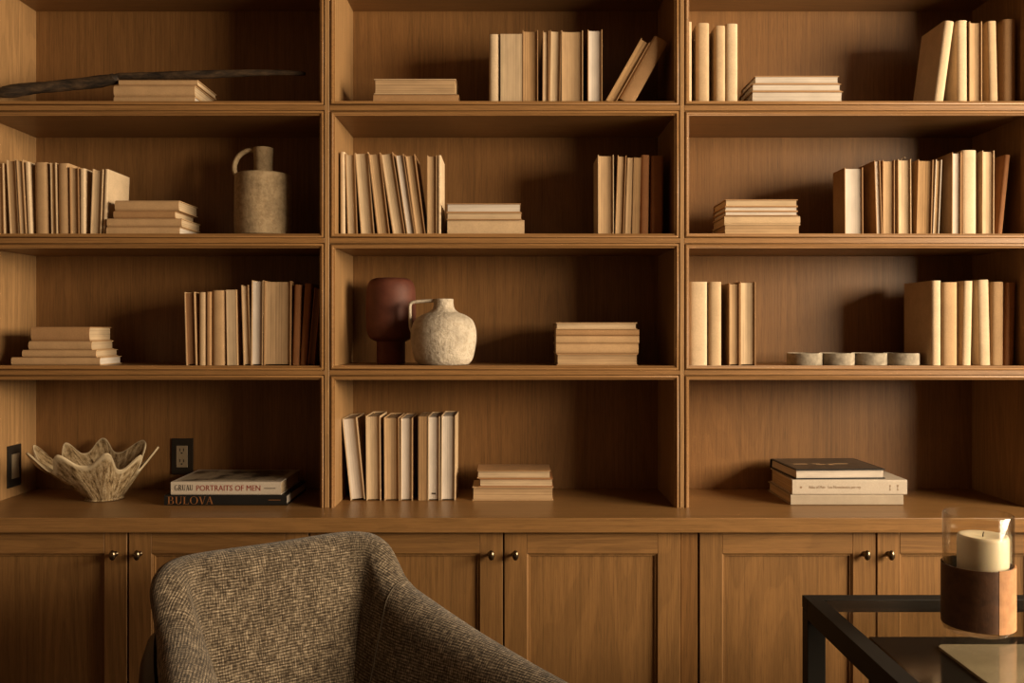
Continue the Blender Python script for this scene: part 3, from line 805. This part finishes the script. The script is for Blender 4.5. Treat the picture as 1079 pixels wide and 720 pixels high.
# ------------------------------------------------------------------ branch on the top shelf
def branch():
    yb_ = Z0 + .066
    P = [(-6, 102.2, 2.6), (2, 101, 4.2), (16, 98.2, 6.8), (37, 94.3, 5.9), (54, 92.1, 5.9), (72, 89.6, 6.0), (90, 87.4, 6.3), (108, 85.0, 6.2), (119, 83.2, 5.8), (121, 82.4, 5.4), (124, 80.4, 3.7), (128, 80.1, 3.7), (145, 79.8, 3.8), (165, 79.6, 3.9), (188, 79.2, 4.3), (210, 78.8, 4.4), (252, 77.6, 3.8), (290, 77.0, 3.0), (316, 77.7, 2.4), (322, 78.2, 1.8)]
    P = [(p[0], p[1] + .0, p[2]) for p in P]
    t = [catmull([(X(a, yb_), yb_ - .034 * max(0, 1 - (a + 9) / 110) ** 1.5 + .004 * math.sin(a / 60.0), Z(b, yb_)) for a, b, _ in P], 5)]
    r = [v.x for v in catmull([(c / F * yb_, 0, 0) for _, _, c in P], 5)]
    bm = bmesh.new(); rnd = random.Random(3)
    tab = [[rnd.uniform(-.09, .09) for _ in range(14)] for _ in range(400)]
    tube(bm, t[0], r, 14, .9, lambda i, k: .6 * tab[i // 3][k] + .4 * tab[i][k])
    zmin = min(v.co.z for v in bm.verts)
    m = stoneware('weathered_bark', (.10, .058, .028), (.016, .010, .006), 55, .8, (.35, 1, 1), .75, .38, .72)
    o = obj('branch', bm, m, smooth=True)
    tag(o, 'long dark weathered branch lying across the flat books on the left top shelf', 'branch')
branch()

# ------------------------------------------------------------------ jugs, vase, tray, bowl
def soft(pts, n=5):
    return [(max(0, v.x), v.z) for v in catmull([(r, 0, z) for r, z in pts], n)]
CREAMW = stoneware('cream_stoneware', (.37, .27, .155), (.25, .17, .09), 70, .35, (1, 1, 1), .85, .3, .6)
def cream_jug():
    y = 2.765; x = X(277.5, y); z = ZS[1] + .0004
    t = thing('jug', 'tall-necked cream stoneware jug with loop handle on the left second shelf', 'jug', (x, y, z))
    k = y / F; R = 29.6 * k; zb_ = Z(184, y) - z; zt_ = Z(156.5, y) - z
    prof = [(0, .001), (R * .86, .001), (R * .9, 0.003), (R * .9, .0065), (R * .985, .0095)]
    prof += soft([(R * .99, .013), (R * 1.0, .06), (R * .995, zb_ * .7), (R * .985, zb_ - .012), (R * .955, zb_ - .003), (R * .88, zb_), (R * .6, zb_ + .0012), (11.2 * k, zb_ + .002)], 5)
    prof += soft([(10.0 * k, zb_ + .004), (9.6 * k, zb_ + .02), (9.8 * k, zb_ + .05), (10.5 * k, zt_ - .002), (9.9 * k, zt_), (9.0 * k, zt_ - .003)], 4)
    prof += [(8.2 * k, zb_ + .02), (0, zb_ + .015)]
    obj('body', lathe(prof, 72), CREAMW, t, smooth=True, angle=40)
    def q(px, py): return (X(px, y) - x, 0, Z(py, y) - z)
    bm = bmesh.new()
    tube(bm, catmull([q(270, 158.8), q(263, 158.5), q(256, 161), q(250.5, 166), q(247.4, 173), q(247, 179), q(249, 184.5), q(252.5, 188.5)], 6), [.0075] * 43, 12, 1.5)
    obj('handle', bm, CREAMW, t, smooth=True)
cream_jug()
WHITEW = stoneware('chalk_stoneware', (.53, .455, .355), (.44, .365, .265), 80, .9, (1, 1, 1), .9, .3, .55)
def white_jug():
    y = 2.70; x = X(467.5, y); z = ZS[2] + .0004; k = y / F
    t = thing('jug', 'round chalky white jug with angular handle in front of the brown vase', 'jug', (x, y, z))
    def h(py): return Z(py, y) - z
    pr = [(0, .001), (24.5 * k, .001), (26.5 * k, .003)]
    pr += soft([(27.5 * k, .006), (31 * k, h(377)), (34 * k, h(363)), (34.6 * k, h(354)), (33.6 * k, h(345)), (30 * k, h(337)), (23 * k, h(332)), (15.5 * k, h(329)), (11.5 * k, h(325)), (10.3 * k, h(320)), (10.3 * k, h(315.8)), (9.2 * k, h(315.2)), (8.4 * k, h(317))], 6)
    pr += [(8.0 * k, h(325)), (0, h(326))]
    obj('body', lathe(pr, 72), WHITEW, t, smooth=True, angle=40)
    def q(px, py): return (X(px, y) - x, 0, h(py))
    bm = bmesh.new()
    tube(bm, catmull([q(459, 317.2), q(450, 317.2), q(440, 318), q(435, 318.8), q(432.6, 320.5), q(432.0, 323.5), q(432.0, 332), q(432.2, 340), q(433.2, 347), q(436.5, 354)], 6), [.0050] * 55, 12, 1.7)
    obj('handle', bm, WHITEW, t, smooth=True)
white_jug()
def brown_vase():
    y = 2.81; x = X(412, y); z = ZS[2] + .0004; k = y / F
    t = thing('vase', 'rust-brown rounded vase on a narrow cylindrical foot behind the white jug', 'vase', (x, y, z))
    def h(py): return Z(py, y) - z
    m = stoneware('rust_glaze', (.11, .032, .017), (.085, .022, .011), 30, .04, (1, 1, 1), .62, .3, .6)
    R = 26 * k
    pr = [(0, 0), (14.4 * k, 0), (15 * k, .002), (15 * k, h(360.5))]
    pr += soft([(15.6 * k, h(359.6)), (18.5 * k, h(358.6)), (23 * k, h(355)), (25.6 * k, h(347)), (26 * k, h(336)), (26 * k, h(318)), (25.4 * k, h(305)), (22.5 * k, h(297)), (17.5 * k, h(293.8)), (12.5 * k, h(293.2)), (11.4 * k, h(293.6)), (10.8 * k, h(296))], 6)
    pr += [(10.8 * k, h(320)), (0, h(322))]
    obj('body', lathe(pr, 72), m, t, smooth=True, angle=35)
brown_vase()
def wavy_tray():
    y = 2.72; z = ZS[2] + .0004
    xa, xb = X(829.5, y), X(967.5, y); n = 4; r = (xb - xa) / (2 + (n - 1) * 1.86); step = 1.86 * r
    def outline(rr):
        up = []; phi = math.acos(min(1, (step / 2) / rr))
        for i in range(n):
            a0 = PI if i == 0 else PI - phi; a1 = 0 if i == n - 1 else phi
            for q in range(15):
                a = a0 + (a1 - a0) * q / 14
                up.append((xa + r + i * step + rr * math.cos(a), rr * math.sin(a)))
        lo = [(px, -py) for px, py in reversed(up[1:-1])]
        return [(px, y + py) for px, py in up + lo]
    hgt = .0355
    bm = bmesh.new(); L = []
    for rr, zz in ((r * .985, 0), (r, .0015), (r, hgt - .003), (r * .97, hgt), (r * .95, hgt), (r * .945, hgt - .004)):
        L.append([bm.verts.new((px, py, z + zz)) for px, py in outline(rr)])
    m_ = len(L[0])
    for l0, l1 in zip(L, L[1:]):
        for i in range(m_): bm.faces.new((l0[i], l0[(i + 1) % m_], l1[(i + 1) % m_], l1[i]))
    bm.faces.new(L[0]); bm.faces.new(L[-1])
    st = stoneware('grey_stone', (.34, .29, .215), (.20, .165, .12), 55, .35, (1, 1, 1), .85, .3, .62)
    tag(obj('tray', bm, st, smooth=True, angle=50), 'low grey stone tray with four scalloped lobes on the right third shelf', 'tray')
wavy_tray()
def ruffled_bowl():
    y = 2.762; x = X(110, y); z = ZTOP + .0004
    t = thing('bowl', 'ruffled ceramic bowl shaped like an open clam shell beside the light switch', 'bowl', (x, y, z))
    k = y / F; n, m = 288, 26
    NL = 9; PH = math.radians(-63)
    bm = bmesh.new(); rings = []
    def ring(fn): rings.append([bm.verts.new(fn(360 * i / n - 180)) for i in range(n)])
    def wall(a, u, off):
        q = math.radians(a); w_ = NL * (q - PH) + .5 * math.sin(2 * q + .6) + .35 * math.sin(3 * q)
        c = math.cos(w_)
        irr = 1 + .22 * math.sin(2 * q + 1.1) + .15 * math.sin(5 * q)
        fold = 2.1 * ((1 + c) / 2) ** 1.35 - .95
        rb = .053 * (1 + .03 * c)
        R = .163 - .007 * math.cos(q)
        ex = R * (1.02 * u - .02 * u ** 2.0) - .012 * math.sin(PI * u)
        r = rb + (ex - .05 * u) * 1.0 + fold * .017 * irr * u ** 1.2 + off * (1 - .35 * u)
        up = .127 + .008 * math.sin(q) + fold * .024 * irr + .016 * math.cos(2 * q + PI) * (.6 + .4 * math.cos(q))
        zz = .006 + (up - .006) * (.75 * u + .25 * u ** 2) if u > 0 else .006
        zz += (-off * .5 if off < 0 else 0) * (1 - u)
        lean = .35 * u * u                           # folds lean outward near the lip
        fl = 1 - .26 * abs(math.sin(q)) * u
        return (r * math.cos(q) - .030 * u ** 1.5, r * math.sin(q) * fl, zz)
    ring(lambda a: (.05 * math.cos(math.radians(a)), .05 * math.sin(math.radians(a)), 0))
    ring(lambda a: (.057 * math.cos(math.radians(a)), .057 * math.sin(math.radians(a)), .0015))
    for j in range(m + 1): ring(lambda a, u=j / m: wall(a, u, 0))
    ring(lambda a: tuple(Vector(wall(a, 1, -.0050)) + Vector((0, 0, .0038))))
    for j in range(m, 0, -1): ring(lambda a, u=j / m: wall(a, u, -.0105))
    ring(lambda a: (.035 * math.cos(math.radians(a)), .035 * math.sin(math.radians(a)), .012))
    uvl = bm.loops.layers.uv.new('UVMap'); nr = len(rings)
    for j, (l0, l1) in enumerate(zip(rings, rings[1:])):
        for i in range(n):
            f = bm.faces.new((l0[i], l0[(i + 1) % n], l1[(i + 1) % n], l1[i]))
            for lp, (uu, vv) in zip(f.loops, ((i, j), (i + 1, j), (i + 1, j + 1), (i, j + 1))): lp[uvl].uv = (uu / n, vv / nr)
    bm.faces.new(rings[0]); bm.faces.new(rings[-1])
    g, nt, bs, _ = mat_new('mottled_glaze')
    uv = node(nt, 'ShaderNodeUVMap')
    def nz(sx, sy, d=6.0):
        mp = node(nt, 'ShaderNodeMapping', {'Vector': uv.outputs[0], 'Scale': (sx, sy, 1)})
        return node(nt, 'ShaderNodeTexNoise', {'Vector': mp.outputs[0], 'Scale': 1.0, 'Detail': d, 'Roughness': .65}).outputs[0]
    st_, sp_ = nz(75, 9), nz(150, 60, 4.0)
    c1 = ramp(nt, st_, [(.36, (.060, .034, .014)), (.48, (.26, .18, .095)), (.62, (.43, .335, .205))])
    c2 = ramp(nt, sp_, [(.32, gray(.45)), (.55, gray(1.0))])
    sp = node(nt, 'ShaderNodeSeparateXYZ', {0: uv.outputs[0]})
    lip = ramp(nt, sp.outputs[1], [((m - 1.0) / nr, gray(0)), ((m + .6) / nr, gray(.75)), ((m + 3.2) / nr, gray(.75)), ((m + 4.6) / nr, gray(0))])
    body = mixc(nt, c1, c2, .8, 'MULTIPLY')
    nt.links.new(mixc(nt, body, (.50, .41, .27), lip), bs.inputs['Base Color'])
    bs.inputs['Roughness'].default_value = .18; bs.inputs['Specular IOR Level'].default_value = .5
    bp = node(nt, 'ShaderNodeBump', {'Height': st_, 'Strength': .35, 'Distance': .003}); nt.links.new(bp.outputs[0], bs.inputs['Normal'])
    obj('bowl_body', bm, g, t, smooth=True, angle=60)
ruffled_bowl()

# ------------------------------------------------------------------ table and candle
def glass_table():
    yf_ = 1.90; x0 = X(845, yf_); zt_ = Z(627, yf_); wtop = .035
    x1, y1 = x0 + 1.15, 1.02
    t = thing('table', 'black metal framed table with a clear glass top in the lower right', 'table', (x0, yf_, 0))
    mt = plain('black_metal', (.008, .0065, .005), .6, 0, .2)
    L, D = x1 - x0, yf_ - y1
    bm = bmesh.new()
    box(bm, 0, L, -wtop, 0, zt_ - .026, zt_, bev=.001); box(bm, 0, wtop, -D, -wtop - .0002, zt_ - .042, zt_, bev=.001)
    box(bm, L - wtop, L, -D, -wtop - .0002, zt_ - .042, zt_, bev=.001); box(bm, wtop + .0002, L - wtop - .0002, -D, -D + wtop, zt_ - .042, zt_, bev=.001)
    obj('frame', bm, mt, t)
    for a, b in ((0, -wtop), (L - wtop, -wtop), (0, -D), (L - wtop, -D)):
        zt2 = zt_ - (.0265 if b == -wtop else .0425)
        obj('leg', bx(a + .0005, a + .038, b, b + .0345, .0003, zt2, bev=.001), mt, t)
    # clear top let into the frame, flush with it
    obj('glass_top', bx(wtop + .0005, L - wtop - .0005, -D + wtop + .0005, -wtop - .0005, zt_ - .009, zt_ - .001), thin_glass('table_glass', (.93, .93, .90), .8, .35), t, label='clear glass top')
    return zt_, x0, yf_
ZT, TX, TY = glass_table()
def low_box():
    yb_ = 1.80
    # dark storage box standing under the glass, pale mat on its lid
    zt_ = .60
    yb_ = (H - zt_) * F / (671 - HY)
    x0 = X(915, yb_); x1 = x0 + .62; y0 = yb_ - .42
    t = thing('side_table', 'dark low side table tucked under the glass-topped table', 'side table', (x0, yb_, 0))
    m = plain('black_lacquer', (.007, .0055, .004), .7, 0, .15)
    w, d = x1 - x0, yb_ - y0
    obj('tabletop', bx(0, w, -d, 0, zt_ - .03, zt_, bev=.002), m, t)
    for a in (0.0, w - .03):
        obj('side_panel', bx(a, a + .03, -d + .001, -.001, .0003, zt_ - .0302, bev=.001), m, t)
    yb2 = (H - zt_) * F / (682 - HY)
    bm = bmesh.new()
    xa, xb, ya, yb3 = X(1056, 1.74), x0 + w - .02, y0 + .01, yb2
    rr = .14; pts = []
    for cx_, cy_, q0 in ((xb - .01, yb3 - .01, 0), (xa + .02, yb3 - .02, 90), (xa + rr, ya + rr, 180), (xb - .01, ya + .01, 270)):
        r_ = rr if q0 == 180 else (.02 if q0 == 90 else .01)
        for i in range(9):
            q = math.radians(q0 + i * 90 / 8); pts.append((cx_ + r_ * math.cos(q), cy_ + r_ * math.sin(q)))
    poly_prism(bm, pts, zt_ + .0003, zt_ + .006)
    mm = cloth('pale_mat', (.34, .28, .185), scale=300)
    tag(obj('mat', bm, mm), 'pale beige mat lying on the dark side table under the glass', 'mat')
low_box()
def candle():
    y = 1.685; x = X(1030.5, y); z = ZT - .001 + .0004; k = y / F; R = 34 * k
    ztop = Z(541, y) - z
    t = thing('candle_holder', 'clear glass cylinder candle holder with a brown leather sleeve on the glass table', 'candle holder', (x, y, z))
    g = thin_glass('clear_glass', (.965, .95, .915), .8, .85)
    pr = [(0, 0), (R - .004, 0), (R - .001, .0015), (R, .004), (R, ztop - .002), (R - .0012, ztop), (R - .0026, ztop - .001), (R - .003, ztop - .004), (R - .003, .012), (R - .006, .0085), (0, .008)]
    obj('glass_cylinder', lathe(pr, 72), g, t, smooth=True, angle=40, label='clear glass cylinder')
    # leather strip wrapped round, its lapped end showing at the right
    z0, z1 = Z(657, y) - z, Z(594, y) - z
    def wrap(a0, a1, r0, th, n, za, zb_):
        bm = bmesh.new(); A = [math.radians(a0 + (a1 - a0) * i / n) for i in range(n + 1)]
        strip_prism(bm, [((r0 + th) * math.cos(a), (r0 + th) * math.sin(a)) for a in A], [(r0 * math.cos(a), r0 * math.sin(a)) for a in A], za, zb_)
        return bm
    lm = stoneware('leather_shaded', (.085, .036, .014), (.055, .023, .009), 60, .15, (1, 1, 1), .55, .3, .6)  # same leather as the flap, with the shaded side painted in darker
    lt = stoneware('leather_lit', (.42, .205, .085), (.34, .16, .065), 60, .15, (1, 1, 1), .6, .3, .6)  # same leather as the sleeve, with light from the right painted in
    s = obj('sleeve', wrap(58, 274.5, R + .0004, .0026, 64, z0, z1), lm, t, label='leather sleeve, shade painted in dark brown')
    obj('sleeve_flap', wrap(-84.5, 57, R + .0004, .0026, 32, z0 - .0015, z1 + .0015), lt, t, label='end of the leather sleeve, side light painted in tan')
    # pillar candle inside
    rc = 25 * k; cz = Z(564, y) - z; cx_ = X(1037.5, y) - x
    c = thing('candle', 'thick ivory pillar candle standing inside the glass cylinder', 'candle', (x + cx_ * .9, y + .004, z + .0085))
    m, nt, bs, _ = mat_new('candle_wax')
    bs.inputs['Base Color'].default_value = (.64, .57, .43, 1); bs.inputs['Roughness'].default_value = .45
    bs.inputs['Subsurface Weight'].default_value = .25; bs.inputs['Subsurface Radius'].default_value = (.02, .012, .006)
    hh = cz - .0085
    pr = [(0, 0), (rc - .001, 0), (rc, .002), (rc, hh - .006), (rc - .002, hh - .001), (rc - .005, hh), (rc * .6, hh - .002), (.006, hh - .004), (0, hh - .004)]
    obj('wax', lathe(pr, 56), m, c, smooth=True, angle=50)
    bm = bmesh.new(); tube(bm, [(0, 0, hh - .0045), (.0004, 0, hh + .001), (.002, .0005, hh + .005)], .0011, 8)
    obj('wick', bm, COV['dark'], c, smooth=True)
candle()

# ------------------------------------------------------------------ armchair
def armchair():
    ca, sa = .8, .6
    ang = math.atan2(sa, ca)
    cx_, cy_ = -.574, 2.150
    t = thing('armchair', 'grey-brown tweed armchair with dark wood frame in front of the left cabinets', 'armchair', (cx_, cy_, 0), (0, 0, ang))
    # local axes: +x to the chair's far end, -y forward; centre line of the shell in plan
    hw, rc = .284, .11
    P = []          # (x, y, height of rim, recline)
    N = 26
    def add(x, y, zt_, rec): P.append((x, y, zt_, rec))
    ARM = .46; spl = math.radians(17); LA = .60
    nearp = (-hw + rc - rc * math.cos(spl), -rc + rc * math.sin(spl)); farp = (hw - rc + rc * math.cos(spl), -rc + rc * math.sin(spl))
    for i in range(N):                     # near arm, front to corner
        f = LA * (1 - i / N); add(nearp[0] - f * math.sin(spl), nearp[1] - f * math.cos(spl), None, 0)
    for i in range(18):
        q = PI - spl - (PI / 2 - spl) * i / 18; add(-hw + rc + rc * math.cos(q), -rc + rc * math.sin(q), None, 0)
    for i in range(16):
        add(-hw + rc + (2 * hw - 2 * rc) * i / 16, .0, None, 0)
    for i in range(18):
        q = PI / 2 - (PI / 2 - spl) * i / 18; add(hw - rc + rc * math.cos(q), -rc + rc * math.sin(q), None, 0)
    for i in range(N + 1):
        f = LA * i / N; add(farp[0] + f * math.sin(spl), farp[1] - f * math.cos(spl), None, 0)
    pts = [Vector((p[0], p[1])) for p in P]
    n = len(pts); arc = [0]
    for a, b in zip(pts, pts[1:]): arc.append(arc[-1] + (b - a).length)
    mid = arc[-1] / 2
    def rimz(s):
        d = abs(s - mid)
        K = [(0, .800), (.14, .802), (.23, .800), (.28, .790), (.315, .765), (.345, .725), (.385, .694), (.44, .678), (.52, .655), (.62, .628), (.78, .592), (1.1, .53)]
        for (a, ha), (b, hb) in zip(K, K[1:]):
            if d <= b:
                f = (d - a) / (b - a); return ha + (hb - ha) * f
        return K[-1][1]
    def sm(s): return sum(rimz(s + e) for e in (-.03, -.015, 0, .015, .03)) / 5
    th0 = .036                               # half thickness
    def thick(q): return th0 + .016 * min(1, max(0, (abs(q - mid) - .25) / .2))
    TAPER = .30                             # the shell leans outward all round
    grid = []
    bm = bmesh.new(); uvl = bm.loops.layers.uv.new('UVMap')
    NT_IN, NT_R = 22, 10
    for i in range(n):
        tan = (pts[min(i + 1, n - 1)] - pts[max(i - 1, 0)]).normalized()
        nrm = Vector((-tan.y, tan.x))       # points outward (left of travel)
        zt_ = sm(arc[i]); zi0, zo0 = .36, .38
        th = thick(arc[i])
        col = []; v = 0
        sec = []
        for j in range(NT_IN + 1):
            sec.append((-th, zi0 + (zt_ - th - zi0) * j / NT_IN))
        for j in range(1, NT_R + 1):
            q = PI - PI * j / NT_R; sec.append((th * math.cos(q), zt_ - th + th * math.sin(q)))
        for j in range(1, NT_IN + 1):
            sec.append((th, zt_ - th + (zo0 - zt_ + th) * j / NT_IN))
        last = None; row_ = []
        for o_, z in sec:
            e = nrm * (o_ + TAPER * (z - .80))
            p = Vector((pts[i].x + e.x, pts[i].y + e.y, z))
            if last is not None: v += (p - last).length
            last = p
            row_.append((bm.verts.new(p), v))
        # keep the weave aligned at the rim
        vr = row_[NT_IN][1]
        grid.append([(a, arc[i], b - vr + zt_) for a, b in row_])
    mT = len(grid[0])
    for i in range(n - 1):
        for j in range(mT - 1):
            q = [grid[i][j], grid[i + 1][j], grid[i + 1][j + 1], grid[i][j + 1]]
            f = bm.faces.new([a for a, _, _ in q])
            for lp, (_, u, v) in zip(f.loops, q): lp[uvl].uv = (u, v)
        q = [grid[i][0], grid[i + 1][0], grid[i + 1][-1], grid[i][-1]]
        f = bm.faces.new([a for a, _, _ in q])
    # rounded arm fronts: simple caps
    for g in (grid[0], grid[-1]):
        try:
            f = bm.faces.new([a for a, _, _ in g])
            for lp, (_, u, v) in zip(f.loops, g): lp[uvl].uv = (lp.vert.co.x, v)
        except ValueError: pass
    tw = tweed('tweed_upholstery')
    sh = obj('upholstered_shell', bm, tw, t, smooth=True, angle=60, label='grey-brown tweed back and arms')
    # seam where the far arm joins the back
    si = min(range(n), key=lambda i: abs(arc[i] - (mid + .375)))
    co = [a.co.copy() for a, _, _ in grid[si][:NT_IN + NT_R - 1]] if False else None
    def shell_pt(i, o_, z, tp=.30):
        tan = (pts[min(i + 1, n - 1)] - pts[max(i - 1, 0)]).normalized(); nrm = Vector((-tan.y, tan.x))
        e = nrm * (o_ + tp * (z - .80)); return Vector((pts[i].x + e.x, pts[i].y + e.y, z))
    for si in (min(range(n), key=lambda i: abs(arc[i] - (mid + .375))),):
        zt_ = sm(arc[si]); th = thick(arc[si]); line = [shell_pt(si, -th, .37 + (zt_ - th - .37) * j / 12) for j in range(13)]
        for j in range(1, 9):
            q = PI - PI * j / 8; line.append(shell_pt(si, th * math.cos(q), zt_ - th + th * math.sin(q)))
        bm = bmesh.new(); tube(bm, line, .0018, 8)
        obj('seam', bm, cloth('seam_thread', (.09, .07, .046)) if 'seam_thread' not in bpy.data.materials else bpy.data.materials['seam_thread'], t, smooth=True)
    # dark bent-wood band round the outside
    bm = bmesh.new(); prevv = None
    for i in range(n):
        d = abs(arc[i] - mid); th = thick(arc[i])
        q = max(0, (d - .27) / .33); drop = .17 * q * q
        ring = [bm.verts.new(shell_pt(i, o_, z - drop)) for o_, z in ((th + .003, .46), (th + .003, .655), (th + .010, .664), (th + .030, .648), (th + .056, .605), (th + .062, .575), (th + .052, .53), (th + .020, .47))]
        if prevv:
            for j in range(8): bm.faces.new((prevv[j], prevv[(j + 1) % 8], ring[(j + 1) % 8], ring[j]))
        else: bm.faces.new(ring)
        prevv = ring
    bm.faces.new(prevv)
    obj('wooden_frame', bm, W_DARK, t, smooth=True, angle=40, label='dark bent-wood band round the outside')
    # seat cushion and legs
    bm = bx(-hw + .09, hw - .09, -ARM - .03, -.13, .33, .41, bev=.03, seg=4)
    uvl = bm.loops.layers.uv.new('UVMap')
    for f in bm.faces:
        for lp in f.loops: lp[uvl].uv = (lp.vert.co.x, lp.vert.co.y + lp.vert.co.z)
    obj('seat', bm, tw, t, smooth=True, angle=60)
    for sx, yy_ in ((-1, -.46), (1, -.46), (-1, -.06), (1, -.06)):
        bm = bmesh.new()
        tube(bm, [(sx * (hw + .01), yy_ - .02 if yy_ < -.2 else yy_ + .02, .0003), (sx * (hw - .03), yy_, .22), (sx * (hw - .05), yy_ - (.06 if yy_ > -.2 else 0), .31)], [.011, .017, .022], 12)
        obj('leg', bm, W_DARK, t, smooth=True)
    obj('seat_frame', bx(-hw + .09, hw - .09, -ARM, -.12, .30, .328, bev=.004), W_DARK, t)
armchair()

# ------------------------------------------------------------------ light
def area(name, loc, rot, sx, sy, power, col):
    l = bpy.data.lights.new(name, 'AREA'); l.shape = 'RECTANGLE'; l.size = sx; l.size_y = sy; l.energy = power; l.color = col
    o = bpy.data.objects.new(name, l); C.objects.link(o); o.location = loc; o.rotation_euler = rot; return o
# daylight through the window in the right-hand wall
area('window_daylight', (XR + .14, (WY0 + WY1) / 2, (WZ0 + WZ1) / 2), (0, PI / 2, 0), WZ1 - WZ0, WY1 - WY0, 700, (1, .82, .61))
w = bpy.data.worlds.new('world'); bpy.context.scene.world = w; w.use_nodes = True
w.node_tree.nodes['Background'].inputs[0].default_value = (1, .8, .58, 1)
w.node_tree.nodes['Background'].inputs[1].default_value = .06

cam = bpy.data.cameras.new('camera'); co = bpy.data.objects.new('camera', cam); C.objects.link(co)
co.location = (0, 0, H); co.rotation_euler = (PI / 2, 0, 0)
cam.sensor_width = 36; cam.lens = F * 36 / 1079; cam.shift_y = (HY - 360) / 1079; cam.clip_start = .05
sc = bpy.context.scene; sc.camera = co
vs = sc.view_settings; vs.view_transform = 'Standard'; vs.look = 'None'; vs.gamma = 1; vs.use_curve_mapping = False; vs.exposure = -.18
